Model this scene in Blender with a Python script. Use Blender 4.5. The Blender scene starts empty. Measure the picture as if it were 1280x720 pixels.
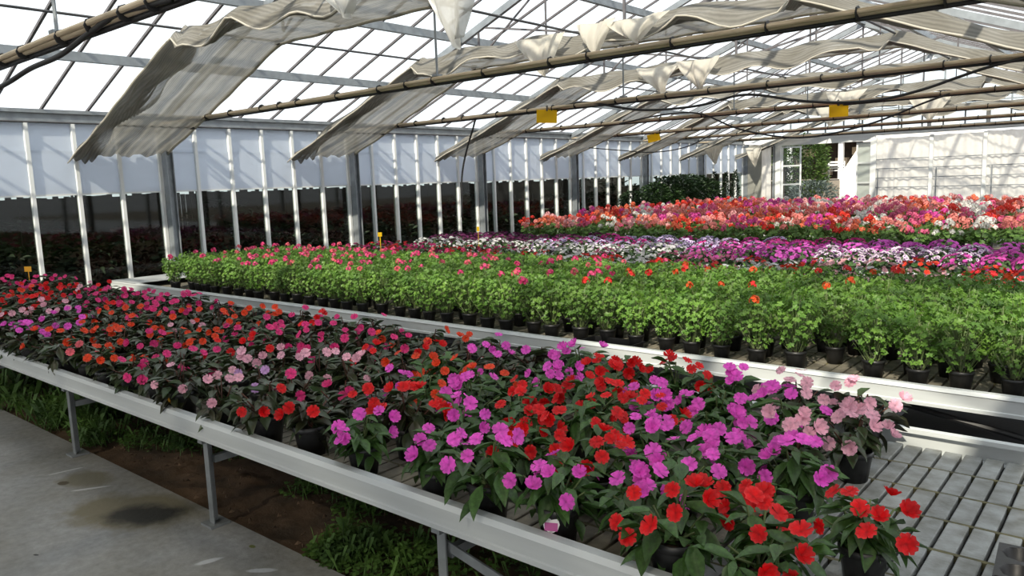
import bpy, math, random
from mathutils import Vector, Matrix, Euler
import numpy as np

sc = bpy.context.scene
col = sc.collection
R = math.radians
rnd = random.Random(11)

# ------------------------------------------------------------------ camera
cam_d = bpy.data.cameras.new('camera')
cam = bpy.data.objects.new('camera', cam_d); col.objects.link(cam)
cam_d.sensor_width = 36.0
cam_d.lens = 958.9 / 1280 * 36.0
cam_d.clip_start = 0.05; cam_d.clip_end = 400
# orthonormal axes (world: X to the right of the nave, Y along it, Z up)
_f = Vector((-0.642, 0.754, -0.137)).normalized()
_r = Vector((0.764, 0.644, -0.035)); _r = (_r - _f * _r.dot(_f)).normalized()
_u = _r.cross(_f)
cam.matrix_world = Matrix(((_r.x, _u.x, -_f.x, 0), (_r.y, _u.y, -_f.y, 0), (_r.z, _u.z, -_f.z, 1.6), (0, 0, 0, 1)))
sc.camera = cam

# ------------------------------------------------------------------ sky, sun, exposure
w = bpy.data.worlds.new('sky'); sc.world = w; w.use_nodes = True
bg = w.node_tree.nodes['Background']
bg.inputs[0].default_value = (0.93, 0.965, 1.0, 1); bg.inputs[1].default_value = 1.55
sun_d = bpy.data.lights.new('sun', 'SUN'); sun = bpy.data.objects.new('sun', sun_d); col.objects.link(sun)
sun_d.energy = 6.5; sun_d.color = (1.0, 0.9, 0.74); sun_d.angle = R(1.5)
sun.rotation_euler = Vector((0.30, -0.954, math.tan(R(40)))).to_track_quat('Z', 'Y').to_euler()
vs = sc.view_settings
vs.view_transform = 'Standard'; vs.look = 'None'; vs.exposure = 0.0; vs.gamma = 1.0; vs.use_curve_mapping = False
try:
    sc.cycles.max_bounces = 7; sc.cycles.diffuse_bounces = 3; sc.cycles.glossy_bounces = 2
    sc.cycles.transmission_bounces = 4; sc.cycles.transparent_max_bounces = 24
    sc.cycles.caustics_reflective = False; sc.cycles.caustics_refractive = False
    sc.cycles.use_denoising = True
except Exception:
    pass

# ------------------------------------------------------------------ materials
def nt(m): return m.node_tree.nodes, m.node_tree.links
MATS = {}
def mat(name, color, rough=0.6, metal=0.0, var=0.0, scale=8.0, color2=None, bump=0.0, bscale=60.0, translucent=0.0, transparent=0.0, spec=0.5, stretch=None, obrand=0.0, world=False):
    m = bpy.data.materials.new(name); m.use_nodes = True
    N, L = nt(m); b = N['Principled BSDF']; out = N['Material Output']
    b.inputs['Base Color'].default_value = (*color, 1); b.inputs['Roughness'].default_value = rough
    b.inputs['Metallic'].default_value = metal; b.inputs['Specular IOR Level'].default_value = spec
    csock = None
    if var or color2:
        tc = N.new('ShaderNodeTexCoord'); nz = N.new('ShaderNodeTexNoise'); nz.inputs['Scale'].default_value = scale
        nz.inputs['Detail'].default_value = 6
        src = tc.outputs['Object'] if not world else N.new('ShaderNodeNewGeometry').outputs['Position']
        if stretch:
            mp = N.new('ShaderNodeMapping'); mp.inputs['Scale'].default_value = stretch; L.new(src, mp.inputs[0]); src = mp.outputs[0]
        L.new(src, nz.inputs['Vector'])
        rp = N.new('ShaderNodeValToRGB'); rp.color_ramp.elements[0].position = 0.32; rp.color_ramp.elements[1].position = 0.68
        c2 = color2 if color2 else tuple(max(0, c * (1 - var)) for c in color)
        rp.color_ramp.elements[0].color = (*c2, 1); rp.color_ramp.elements[1].color = (*color, 1)
        L.new(nz.outputs['Fac'], rp.inputs[0]); csock = rp.outputs[0]
    if obrand:
        oi = N.new('ShaderNodeObjectInfo'); hs = N.new('ShaderNodeHueSaturation')
        mr = N.new('ShaderNodeMapRange'); mr.inputs[3].default_value = 1 - obrand; mr.inputs[4].default_value = 1 + obrand
        L.new(oi.outputs['Random'], mr.inputs[0]); L.new(mr.outputs[0], hs.inputs['Value'])
        if csock: L.new(csock, hs.inputs['Color'])
        else: hs.inputs['Color'].default_value = (*color, 1)
        csock = hs.outputs[0]
    if csock: L.new(csock, b.inputs['Base Color'])
    if bump:
        n2 = N.new('ShaderNodeTexNoise'); n2.inputs['Scale'].default_value = bscale; n2.inputs['Detail'].default_value = 5
        tc2 = N.new('ShaderNodeTexCoord'); L.new(tc2.outputs['Object'], n2.inputs['Vector'])
        bp = N.new('ShaderNodeBump'); bp.inputs['Strength'].default_value = bump; bp.inputs['Distance'].default_value = 0.01
        L.new(n2.outputs['Fac'], bp.inputs['Height']); L.new(bp.outputs[0], b.inputs['Normal'])
    cur = b.outputs[0]
    if translucent:
        t = N.new('ShaderNodeBsdfTranslucent'); t.inputs[0].default_value = (*color, 1)
        if csock: L.new(csock, t.inputs[0])
        mx = N.new('ShaderNodeMixShader'); mx.inputs[0].default_value = translucent
        L.new(cur, mx.inputs[1]); L.new(t.outputs[0], mx.inputs[2]); cur = mx.outputs[0]
    if transparent:
        t = N.new('ShaderNodeBsdfTransparent'); mx = N.new('ShaderNodeMixShader'); mx.inputs[0].default_value = transparent
        L.new(cur, mx.inputs[1]); L.new(t.outputs[0], mx.inputs[2]); cur = mx.outputs[0]
    L.new(cur, out.inputs['Surface'])
    MATS[name] = m
    return m

def glassmat(name, tint, gloss=0.02):
    m = bpy.data.materials.new(name); m.use_nodes = True
    N, L = nt(m); N.remove(N['Principled BSDF']); out = N['Material Output']
    t = N.new('ShaderNodeBsdfTransparent'); t.inputs[0].default_value = (*tint, 1)
    g = N.new('ShaderNodeBsdfGlossy'); g.inputs['Roughness'].default_value = 0.03
    # grazing reflection of a thin pane, the same from both faces
    lw = N.new('ShaderNodeLayerWeight'); lw.inputs[0].default_value = 0.5
    pw = N.new('ShaderNodeMath'); pw.operation = 'POWER'; L.new(lw.outputs['Facing'], pw.inputs[0]); pw.inputs[1].default_value = 5.0
    fr = N.new('ShaderNodeMath'); fr.operation = 'MULTIPLY_ADD'; L.new(pw.outputs[0], fr.inputs[0]); fr.inputs[1].default_value = 0.12; fr.inputs[2].default_value = gloss
    mx = N.new('ShaderNodeMixShader'); L.new(fr.outputs[0], mx.inputs[0]); L.new(t.outputs[0], mx.inputs[1]); L.new(g.outputs[0], mx.inputs[2])
    L.new(mx.outputs[0], out.inputs['Surface']); MATS[name] = m
    return m

mat('soil', (0.125, 0.075, 0.042), 0.95, scale=5, color2=(0.05, 0.033, 0.02), bump=0.9, bscale=22)
mat('ground_cloth', (0.03, 0.033, 0.04), 0.55, var=0.5, scale=3, bump=0.2)
mat('alu', (0.62, 0.65, 0.655), 0.45, metal=0.15, var=0.16, scale=6, stretch=(0.15, 3, 3))
mat('alu_end', (0.42, 0.44, 0.45), 0.6, metal=0.2, var=0.25, scale=5)
mat('steel', (0.33, 0.36, 0.39), 0.5, metal=0.5, var=0.25, scale=9)
mat('steel_leg', (0.30, 0.32, 0.33), 0.5, metal=0.4, var=0.3, scale=14)
mat('dark_steel', (0.10, 0.095, 0.10), 0.6, metal=0.3, var=0.3)
mat('bar_steel', (0.16, 0.15, 0.16), 0.6, metal=0.3, var=0.3)
mat('wire', (0.07, 0.07, 0.075), 0.6)
mat('white_paint', (0.80, 0.82, 0.82), 0.5, var=0.1, scale=3)
mat('moss', (0.15, 0.135, 0.065), 0.95, scale=30, color2=(0.05, 0.05, 0.03), bump=0.5)
mat('slot', (0.012, 0.012, 0.013), 0.9)
mat('tile', (0.30, 0.315, 0.31), 0.75, scale=16, color2=(0.17, 0.172, 0.155), bump=0.25, bscale=90, obrand=0.12, world=True)
mat('tile_worn', (0.25, 0.225, 0.175), 0.8, scale=14, color2=(0.12, 0.11, 0.085), bump=0.25, bscale=90, obrand=0.2, world=True)
mat('panel', (0.74, 0.79, 0.86), 0.5, var=0.05, scale=1.5, translucent=0.6)
mat('panel_grey', (0.50, 0.50, 0.46), 0.6, var=0.25, scale=2, translucent=0.4)
mat('pot', (0.018, 0.018, 0.019), 0.42, var=0.4, scale=20, bump=0.06)
mat('peat', (0.045, 0.026, 0.015), 1.0, scale=60, color2=(0.02, 0.012, 0.008), bump=1.0, bscale=120)
mat('leaf_green', (0.066, 0.15, 0.032), 0.42, var=0.5, scale=9, translucent=0.22, obrand=0.25)
mat('leaf_bronze', (0.040, 0.088, 0.028), 0.36, scale=9, color2=(0.045, 0.036, 0.02), translucent=0.15, obrand=0.25)
mat('leaf_bright', (0.17, 0.31, 0.045), 0.5, scale=7, color2=(0.08, 0.185, 0.03), translucent=0.35, obrand=0.22)
mat('leaf_ger', (0.13, 0.25, 0.05), 0.55, scale=7, color2=(0.06, 0.13, 0.03), translucent=0.3, obrand=0.2)
mat('leaf_pet', (0.08, 0.15, 0.045), 0.6, var=0.4, scale=9, translucent=0.2)
mat('leaf_hedge', (0.045, 0.095, 0.028), 0.5, scale=5, color2=(0.02, 0.045, 0.014), translucent=0.15, obrand=0.2)
mat('leaf_tree', (0.12, 0.20, 0.04), 0.5, scale=2, color2=(0.035, 0.075, 0.018), translucent=0.3)
mat('leaf_silver', (0.16, 0.20, 0.18), 0.7, scale=3, color2=(0.07, 0.10, 0.09), translucent=0.15)
mat('leaf_dark', (0.035, 0.055, 0.025), 0.6, scale=3, color2=(0.012, 0.02, 0.01))
mat('leaf_red', (0.09, 0.025, 0.018), 0.6, scale=3, color2=(0.03, 0.02, 0.012))
mat('weed', (0.13, 0.25, 0.045), 0.6, scale=4, color2=(0.04, 0.085, 0.02), translucent=0.2)
mat('stem', (0.16, 0.22, 0.08), 0.6, var=0.4)
mat('stem_red', (0.14, 0.06, 0.04), 0.6, var=0.4)
mat('bark', (0.08, 0.055, 0.035), 0.9, var=0.5)
mat('cane', (0.74, 0.62, 0.46), 0.7, scale=14, color2=(0.46, 0.36, 0.24), stretch=(0.3, 6, 6))
mat('rubber', (0.02, 0.02, 0.022), 0.5)
mat('yellow', (1.0, 0.74, 0.02), 0.45, translucent=0.6)
mat('tag_orange', (0.85, 0.40, 0.02), 0.5)
mat('label_white', (0.8, 0.78, 0.78), 0.5)
mat('label_pink', (0.45, 0.08, 0.28), 0.5)
mat('brown_wall', (0.055, 0.036, 0.024), 0.85, scale=6, color2=(0.02, 0.014, 0.01))
mat('plaster', (0.85, 0.83, 0.80), 0.8, var=0.06, scale=2)
mat('paving', (0.30, 0.27, 0.23), 0.9, var=0.3, scale=3)
mat('terracotta', (0.36, 0.16, 0.09), 0.8, var=0.3)
mat('net', (0.008, 0.008, 0.008), 0.95, transparent=0.30)
mat('fence', (0.06, 0.05, 0.038), 0.9, var=0.5, scale=4)
mat('drape', (0.80, 0.76, 0.68), 0.7, var=0.12, scale=4, translucent=0.5)
mat('curtain', (0.86, 0.84, 0.80), 0.7, var=0.08, scale=3, translucent=0.5)
mat('hem', (0.50, 0.47, 0.40), 0.8, var=0.2, translucent=0.2)
mat('plastic_drape', (0.72, 0.72, 0.70), 0.35, var=0.15, scale=6, translucent=0.4, transparent=0.12)
glassmat('roof_glass', (0.97, 0.985, 0.985)); glassmat('wall_glass', (0.66, 0.70, 0.68)); glassmat('door_glass', (0.9, 0.93, 0.93))

def concrete():
    m = bpy.data.materials.new('concrete'); m.use_nodes = True
    N, L = nt(m); b = N['Principled BSDF']
    ge = N.new('ShaderNodeNewGeometry')
    def noise(scale, detail=6, vec=None, rough=0.6):
        n = N.new('ShaderNodeTexNoise'); n.inputs['Scale'].default_value = scale; n.inputs['Detail'].default_value = detail
        n.inputs['Roughness'].default_value = rough
        L.new(vec or ge.outputs['Position'], n.inputs['Vector']); return n.outputs['Fac']
    def ramp(src, p0, p1, c0, c1):
        r = N.new('ShaderNodeValToRGB'); e = r.color_ramp.elements
        e[0].position = p0; e[1].position = p1; e[0].color = (*c0, 1); e[1].color = (*c1, 1); L.new(src, r.inputs[0]); return r.outputs[0]
    def mix(fac, a, c):
        x = N.new('ShaderNodeMix'); x.data_type = 'RGBA'; L.new(fac, x.inputs[0])
        (L.new(a, x.inputs[6]) if not isinstance(a, tuple) else setattr(x.inputs[6], 'default_value', (*a, 1)))
        (L.new(c, x.inputs[7]) if not isinstance(c, tuple) else setattr(x.inputs[7], 'default_value', (*c, 1)))
        return x.outputs[2]
    base = ramp(noise(1.3), 0.35, 0.7, (0.255, 0.245, 0.215), (0.345, 0.35, 0.355))
    fine = ramp(noise(22, 8), 0.3, 0.75, (0.7, 0.7, 0.7), (1.05, 1.05, 1.05))
    mm = N.new('ShaderNodeMix'); mm.data_type = 'RGBA'; mm.blend_type = 'MULTIPLY'; mm.inputs[0].default_value = 1.0
    L.new(base, mm.inputs[6]); L.new(fine, mm.inputs[7]); cur = mm.outputs[2]
    def blob(cx, cy, rx, ry, rot, c, lo, hi, amt=0.16):
        # an old damp stain with a ragged outline
        mp = N.new('ShaderNodeMapping'); mp.vector_type = 'TEXTURE'
        mp.inputs['Location'].default_value = (cx, cy, 0); mp.inputs['Rotation'].default_value = (0, 0, R(rot)); mp.inputs['Scale'].default_value = (rx, ry, 1)
        L.new(ge.outputs['Position'], mp.inputs[0])
        ln = N.new('ShaderNodeVectorMath'); ln.operation = 'LENGTH'; L.new(mp.outputs[0], ln.inputs[0])
        ad = N.new('ShaderNodeMath'); ad.operation = 'MULTIPLY_ADD'; L.new(noise(5, 7), ad.inputs[0]); ad.inputs[1].default_value = amt * 5; L.new(ln.outputs['Value'], ad.inputs[2])
        f = ramp(ad.outputs[0], lo, hi, (1, 1, 1), (0, 0, 0))
        return f, c
    for s in STAINS:
        f, c = blob(*s); cur = mix(f, cur, c)
    L.new(cur, b.inputs['Base Color']); b.inputs['Roughness'].default_value = 0.75
    bp = N.new('ShaderNodeBump'); bp.inputs['Strength'].default_value = 0.25; bp.inputs['Distance'].default_value = 0.01
    L.new(noise(30, 8), bp.inputs['Height']); L.new(bp.outputs[0], b.inputs['Normal'])
    MATS['concrete'] = m
# centre x, y, radii, turn, colour, inner edge, outer edge of the stain
STAINS = [(-3.95, 1.56, .75, .42, 25, (0.17, 0.15, 0.10), .75, 1.5),
          (-4.62, 1.60, .34, .22, 15, (0.17, 0.155, 0.11), .75, 1.45),
          (-3.86, 1.57, .42, .24, 28, (0.028, 0.026, 0.02), .70, 1.42),
          (-4.66, 1.5, .07, .05, 0, (0.07, 0.055, 0.03), .85, 1.25),
          (-4.86, 1.58, .18, .022, 78, (0.50, 0.50, 0.49), .8, 1.3),
          (-4.45, 1.55, .19, .025, 58, (0.50, 0.50, 0.49), .8, 1.3),
          (-3.10, 1.53, .12, .04, 70, (0.50, 0.51, 0.52), .8, 1.3),
          (-2.84, 1.62, .12, .035, 40, (0.50, 0.51, 0.52), .8, 1.3),
          (-3.07, 1.72, .035, .02, 0, (0.13, 0.15, 0.04), .8, 1.2),
          (-3.81, 1.08, .03, .012, 20, (0.03, 0.03, 0.03), .8, 1.1)]
concrete()

def blossom_mat(name, mode):
    m = bpy.data.materials.new(name); m.use_nodes = True
    N, L = nt(m); b = N['Principled BSDF']; out = N['Material Output']
    oi = N.new('ShaderNodeObjectInfo'); at = N.new('ShaderNodeAttribute'); at.attribute_name = 'rad'
    rp = N.new('ShaderNodeValToRGB'); L.new(at.outputs['Fac'], rp.inputs[0]); e = rp.color_ramp.elements
    mx = N.new('ShaderNodeMix'); mx.data_type = 'RGBA'; mx.blend_type = 'MULTIPLY'; mx.inputs[0].default_value = 1
    if mode == 'plain':       # a slightly deeper heart
        e[0].position = 0.0; e[0].color = (0.62, 0.5, 0.55, 1); e[1].position = 0.22; e[1].color = (1, 1, 1, 1)
    else:                     # dark throat, light rim
        e[0].position = 0.42; e[0].color = (0.22, 0.07, 0.30, 1); e[1].position = 0.6; e[1].color = (1, 1, 1, 1)
    tc = N.new('ShaderNodeTexCoord'); nz = N.new('ShaderNodeTexNoise'); nz.inputs['Scale'].default_value = 1.6 if mode == 'plain' else 9.0; nz.inputs['Detail'].default_value = 4
    L.new(tc.outputs['Object'], nz.inputs['Vector'])
    hs = N.new('ShaderNodeHueSaturation'); L.new(oi.outputs['Color'], hs.inputs['Color'])
    mr = N.new('ShaderNodeMapRange'); mr.inputs[1].default_value = .3; mr.inputs[2].default_value = .7; mr.inputs[3].default_value = .62; mr.inputs[4].default_value = 1.08; L.new(nz.outputs['Fac'], mr.inputs[0]); L.new(mr.outputs[0], hs.inputs['Value'])
    sr = N.new('ShaderNodeMapRange'); sr.inputs[1].default_value = .6; sr.inputs[2].default_value = 1.0; sr.inputs[3].default_value = 1.0; sr.inputs[4].default_value = .95; L.new(at.outputs['Fac'], sr.inputs[0]); L.new(sr.outputs[0], hs.inputs['Saturation'])
    L.new(hs.outputs[0], mx.inputs[6]); L.new(rp.outputs[0], mx.inputs[7])
    L.new(mx.outputs[2], b.inputs['Base Color']); b.inputs['Roughness'].default_value = 0.55; b.inputs['Specular IOR Level'].default_value = 0.3
    t = N.new('ShaderNodeBsdfTranslucent'); L.new(mx.outputs[2], t.inputs[0])
    ms = N.new('ShaderNodeMixShader'); ms.inputs[0].default_value = 0.3
    L.new(b.outputs[0], ms.inputs[1]); L.new(t.outputs[0], ms.inputs[2]); L.new(ms.outputs[0], out.inputs['Surface'])
    MATS[name] = m
blossom_mat('petal', 'plain'); blossom_mat('petal_rim', 'rim')

def cloth_mat():
    m = bpy.data.materials.new('cloth'); m.use_nodes = True
    N, L = nt(m); b = N['Principled BSDF']; out = N['Material Output']
    tc = N.new('ShaderNodeTexCoord')
    wv = N.new('ShaderNodeTexWave'); wv.bands_direction = 'Y'; wv.inputs['Scale'].default_value = 16; wv.inputs['Distortion'].default_value = 1.6; wv.inputs['Detail'].default_value = 2
    L.new(tc.outputs['Object'], wv.inputs['Vector'])
    nz = N.new('ShaderNodeTexNoise'); nz.inputs['Scale'].default_value = 2.2; nz.inputs['Detail'].default_value = 5; L.new(tc.outputs['Object'], nz.inputs['Vector'])
    r1 = N.new('ShaderNodeValToRGB'); L.new(nz.outputs['Fac'], r1.inputs[0])
    r1.color_ramp.elements[0].position = .3; r1.color_ramp.elements[1].position = .7
    r1.color_ramp.elements[0].color = (0.25, 0.235, 0.20, 1); r1.color_ramp.elements[1].color = (0.37, 0.36, 0.335, 1)
    r2 = N.new('ShaderNodeValToRGB'); L.new(wv.outputs['Fac'], r2.inputs[0]); r2.color_ramp.elements[0].color = (0.72, 0.72, 0.72, 1); r2.color_ramp.elements[1].color = (1, 1, 1, 1)
    mx = N.new('ShaderNodeMix'); mx.data_type = 'RGBA'; mx.blend_type = 'MULTIPLY'; mx.inputs[0].default_value = 1
    L.new(r1.outputs[0], mx.inputs[6]); L.new(r2.outputs[0], mx.inputs[7])
    L.new(mx.outputs[2], b.inputs['Base Color']); b.inputs['Roughness'].default_value = 0.85; b.inputs['Specular IOR Level'].default_value = 0.15
    t = N.new('ShaderNodeBsdfTranslucent'); L.new(mx.outputs[2], t.inputs[0])
    ms = N.new('ShaderNodeMixShader'); ms.inputs[0].default_value = 0.40; L.new(b.outputs[0], ms.inputs[1]); L.new(t.outputs[0], ms.inputs[2])
    tr = N.new('ShaderNodeBsdfTransparent'); m2 = N.new('ShaderNodeMixShader'); m2.inputs[0].default_value = 0.10
    L.new(ms.outputs[0], m2.inputs[1]); L.new(tr.outputs[0], m2.inputs[2]); L.new(m2.outputs[0], out.inputs['Surface'])
    MATS['cloth'] = m
cloth_mat()

# ------------------------------------------------------------------ mesh helpers
class MB:
    def __init__(s): s.v = []; s.f = []; s.mi = []; s.rad = None; s.cm = 0
    def add(s, verts, faces):
        o = len(s.v); s.v += [tuple(p) for p in verts]; s.f += [tuple(i + o for i in f) for f in faces]; s.mi += [s.cm] * len(faces)
        return s
    def box(s, x0, x1, y0, y1, z0, z1):
        return s.add([(x0, y0, z0), (x1, y0, z0), (x1, y1, z0), (x0, y1, z0), (x0, y0, z1), (x1, y0, z1), (x1, y1, z1), (x0, y1, z1)],
                     [(0, 3, 2, 1), (4, 5, 6, 7), (0, 1, 5, 4), (1, 2, 6, 5), (2, 3, 7, 6), (3, 0, 4, 7)])
    def chamfer(s, x0, x1, y0, y1, z0, z1, c):
        # a box with a chamfered top
        a = [(x0, y0, z0), (x1, y0, z0), (x1, y1, z0), (x0, y1, z0)]
        b = [(x0, y0, z1 - c), (x1, y0, z1 - c), (x1, y1, z1 - c), (x0, y1, z1 - c)]
        d = [(x0 + c, y0 + c, z1), (x1 - c, y0 + c, z1), (x1 - c, y1 - c, z1), (x0 + c, y1 - c, z1)]
        f = [(8, 9, 10, 11)]
        for k in range(4):
            n = (k + 1) % 4
            f += [(k, n, n + 4, k + 4), (k + 4, n + 4, n + 8, k + 8)]
        return s.add(a + b + d, f)
    def bar(s, a, b, wd, ht=None, up=(0, 0, 1)):
        # a rectangular bar from a to b
        a = Vector(a); b = Vector(b); ht = ht or wd; d = (b - a).normalized(); u = Vector(up)
        if abs(d.dot(u)) > 0.98: u = Vector((0, 1, 0))
        r = d.cross(u).normalized(); u = r.cross(d)
        vs_ = []
        for p in (a, b):
            for (i, j) in ((-1, -1), (1, -1), (1, 1), (-1, 1)): vs_.append(p + r * (i * wd / 2) + u * (j * ht / 2))
        return s.add(vs_, [(0, 3, 2, 1), (4, 5, 6, 7), (0, 1, 5, 4), (1, 2, 6, 5), (2, 3, 7, 6), (3, 0, 4, 7)])
    def tube(s, pts, r, n=6, caps=True):
        pts = [Vector(p) for p in pts]; vs_ = []; fs = []
        rr = r if isinstance(r, (list, tuple)) else [r] * len(pts)
        prev = None
        for i, p in enumerate(pts):
            d = (pts[min(i + 1, len(pts) - 1)] - pts[max(i - 1, 0)]).normalized()
            u = Vector((0, 0, 1)) if prev is None else prev
            if abs(d.dot(u)) > 0.97: u = Vector((0, 1, 0)) if abs(d.y) < .9 else Vector((1, 0, 0))
            a = d.cross(u).normalized(); b = a.cross(d); prev = b
            for k in range(n):
                t = 2 * math.pi * k / n
                vs_.append(p + (a * math.cos(t) + b * math.sin(t)) * rr[i])
        for i in range(len(pts) - 1):
            for k in range(n):
                k2 = (k + 1) % n
                fs.append((i * n + k, i * n + k2, (i + 1) * n + k2, (i + 1) * n + k))
        if caps:
            fs.append(tuple(reversed(range(n)))); fs.append(tuple((len(pts) - 1) * n + k for k in range(n)))
        return s.add(vs_, fs)
    def lathe(s, prof, n=16):
        vs_ = []; fs = []
        for (r, z) in prof:
            for k in range(n):
                t = 2 * math.pi * k / n; vs_.append((r * math.cos(t), r * math.sin(t), z))
        for i in range(len(prof) - 1):
            for k in range(n):
                k2 = (k + 1) % n; fs.append((i * n + k, i * n + k2, (i + 1) * n + k2, (i + 1) * n + k))
        return s.add(vs_, fs)
    def extrude_x(s, prof, x0, x1):
        # a (y, z) outline carried along x
        n = len(prof)
        vs_ = [(x0, y, z) for y, z in prof] + [(x1, y, z) for y, z in prof]
        fs = [(k, (k + 1) % n, (k + 1) % n + n, k + n) for k in range(n)] + [tuple(reversed(range(n))), tuple(range(n, 2 * n))]
        return s.add(vs_, fs)
    def mesh(s, name, mats, smooth=False, rad=None):
        me = bpy.data.meshes.new(name); me.from_pydata(s.v, [], s.f)
        for m in (mats if isinstance(mats, (list, tuple)) else [mats]): me.materials.append(MATS[m])
        if isinstance(mats, (list, tuple)) and len(mats) > 1: me.polygons.foreach_set('material_index', s.mi)
        if smooth: me.polygons.foreach_set('use_smooth', [True] * len(me.polygons))
        if rad is not None:
            at = me.attributes.new('rad', 'FLOAT', 'POINT'); at.data.foreach_set('value', rad)
        me.update()
        return me

def tag(o, label=None, cat=None, group=None, kind=None):
    if label: o['label'] = label
    if cat: o['category'] = cat
    if group: o['group'] = group
    if kind: o['kind'] = kind
    return o
def inst(name, me, parent=None, M4=None, color=None, kind=None):
    o = bpy.data.objects.new(name, me); col.objects.link(o)
    if parent is not None: o.parent = parent
    if M4 is not None: o.matrix_basis = M4
    if color is not None: o.color = color
    if kind: o['kind'] = kind
    return o
def empty(name, loc=(0, 0, 0), rz=0.0, sc_=1.0):
    o = bpy.data.objects.new(name, None); o.empty_display_size = 0.05; col.objects.link(o)
    o.matrix_basis = Matrix.Translation(loc) @ Matrix.Rotation(rz, 4, 'Z') @ Matrix.Scale(sc_, 4)
    return o
T = lambda x, y, z: Matrix.Translation((x, y, z))
ONES = 'zeroth first second third fourth fifth sixth seventh eighth ninth tenth eleventh twelfth thirteenth fourteenth fifteenth sixteenth seventeenth eighteenth nineteenth'.split()
TENS = {2: ('twentieth', 'twenty'), 3: ('thirtieth', 'thirty'), 4: ('fortieth', 'forty'), 5: ('fiftieth', 'fifty')}
def ordn(n):
    if n < 20: return ONES[n]
    t, o = divmod(n, 10)
    return TENS[t][0] if o == 0 else TENS[t][1] + '-' + ONES[o]

XW = -10.6           # side wall
RX = -5.14           # ridge
XR = 0.32            # gutter over the camera's side
ZE = 2.68            # eaves
SL = math.tan(R(21.0))
YG = 24.3            # gable
COLS = [5.12 + 3.2 * k for k in range(-3, 7)]
YF = -4.48
roofz = lambda x: ZE + (x - XW) * SL if x < RX else ZE + (XR - x) * SL

# ================================================================== GROUND
b = MB().box(-30, 30, -14, 1.81, -0.14, 0.0)
slab = inst('floor_slab', b.mesh('floor_slab', 'concrete')); tag(slab, 'stained grey concrete walkway in front of the near bench', kind='structure')
def bumpy(x0, x1, y0, y1, nx, ny, z, amp, seed):
    rg = np.random.default_rng(seed); m = MB()
    hgt = rg.normal(0, amp, (ny + 1, nx + 1))
    vs_ = [(x0 + (x1 - x0) * i / nx, y0 + (y1 - y0) * j / ny, z + float(hgt[j, i])) for j in range(ny + 1) for i in range(nx + 1)]
    fs = [(j * (nx + 1) + i, j * (nx + 1) + i + 1, (j + 1) * (nx + 1) + i + 1, (j + 1) * (nx + 1) + i) for j in range(ny) for i in range(nx)]
    return m.add(vs_, fs)
g = inst('floor_soil', bumpy(-10.7, 2.0, 1.81, 3.5, 220, 34, -0.035, 0.010, 3).mesh('floor_soil', 'soil', True)); tag(g, 'brown earth under the near bench', kind='structure')
g = inst('floor_ground_cloth', MB().box(-10.7, 12, 3.45, YG + .3, -0.14, -0.005).mesh('floor_ground_cloth', 'ground_cloth')); tag(g, 'dark ground cloth under the rear benches', kind='structure')
g = inst('ground_outside', MB().box(-60, -10.72, -14, 90, -0.2, -0.05).box(-10.72, 60, YG + .3, 90, -0.2, -0.05).mesh('ground_outside', 'paving')); tag(g, 'paved yard outside the glasshouse', kind='structure')
# weeds under the near bench
def tuft(m, x, y, h, n, spread, rg):
    # small rounded leaves on short stalks, a few grass blades between them
    for k in range(n):
        a = rg.uniform(0, 6.283); r = spread * math.sqrt(rg.random()) * 1.3; bx_, by_ = x + r * math.cos(a), y + r * math.sin(a)
        if by_ < 1.80: continue
        hh = h * rg.uniform(.25, 1) * (1 - .5 * r / (spread * 1.3)); q = rg.uniform(0, 6.283); s = rg.uniform(.008, .017)
        if k % 14:
            u = Vector((math.cos(q), math.sin(q), rg.uniform(-.4, .4))) * s; v = Vector((-math.sin(q), math.cos(q), rg.uniform(-.5, .5))) * s * .7
            c = Vector((bx_, by_, hh - .03)); m.add([c - u, c + v, c + u, c - v], [(0, 1, 2, 3)])
        else:
            dx, dy = math.cos(q), math.sin(q); px, py = -dy * .003, dx * .003; ln = hh * .5
            m.add([(bx_ - px, by_ - py, -.04), (bx_ + px, by_ + py, -.04), (bx_ + dx * ln + px, by_ + dy * ln + py, hh * 1.05), (bx_ + dx * ln * 1.5, by_ + dy * ln * 1.5, hh * 1.15)], [(0, 1, 2), (0, 2, 3)])
rg = random.Random(5)
m = MB()
for (x, y, h, n, s, cnt) in ((-7.3, 2.15, .30, 46, .22, 9), (-6.3, 2.0, .26, 46, .2, 9), (-5.6, 2.0, .17, 40, .15, 9), (-4.9, 2.15, .12, 34, .16, 8), (-4.4, 2.5, .09, 30, .16, 3),
                             (-3.45, 2.4, .09, 30, .09, 3), (-3.0, 2.35, .1, 34, .10, 4), (-2.7, 1.98, .13, 44, .10, 9), (-2.35, 2.05, .12, 40, .08, 5), (-1.95, 2.25, .08, 26, .12, 3),
                             (-3.2, 2.8, .08, 24, .3, 3), (-4.2, 2.9, .09, 24, .3, 4), (-5.6, 2.7, .16, 30, .3, 7), (-7.0, 2.8, .2, 30, .3, 7), (-8.3, 2.5, .2, 30, .4, 8)):
    for c in range(cnt): tuft(m, x + rg.gauss(0, s * 1.5), max(1.85, y + rg.gauss(0, s * .8)), h, n * 5, .10, rg)
g = inst('weeds', m.mesh('weeds', 'weed')); tag(g, 'low green weeds growing in the soil under the near bench', 'weeds', kind='stuff')
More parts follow.
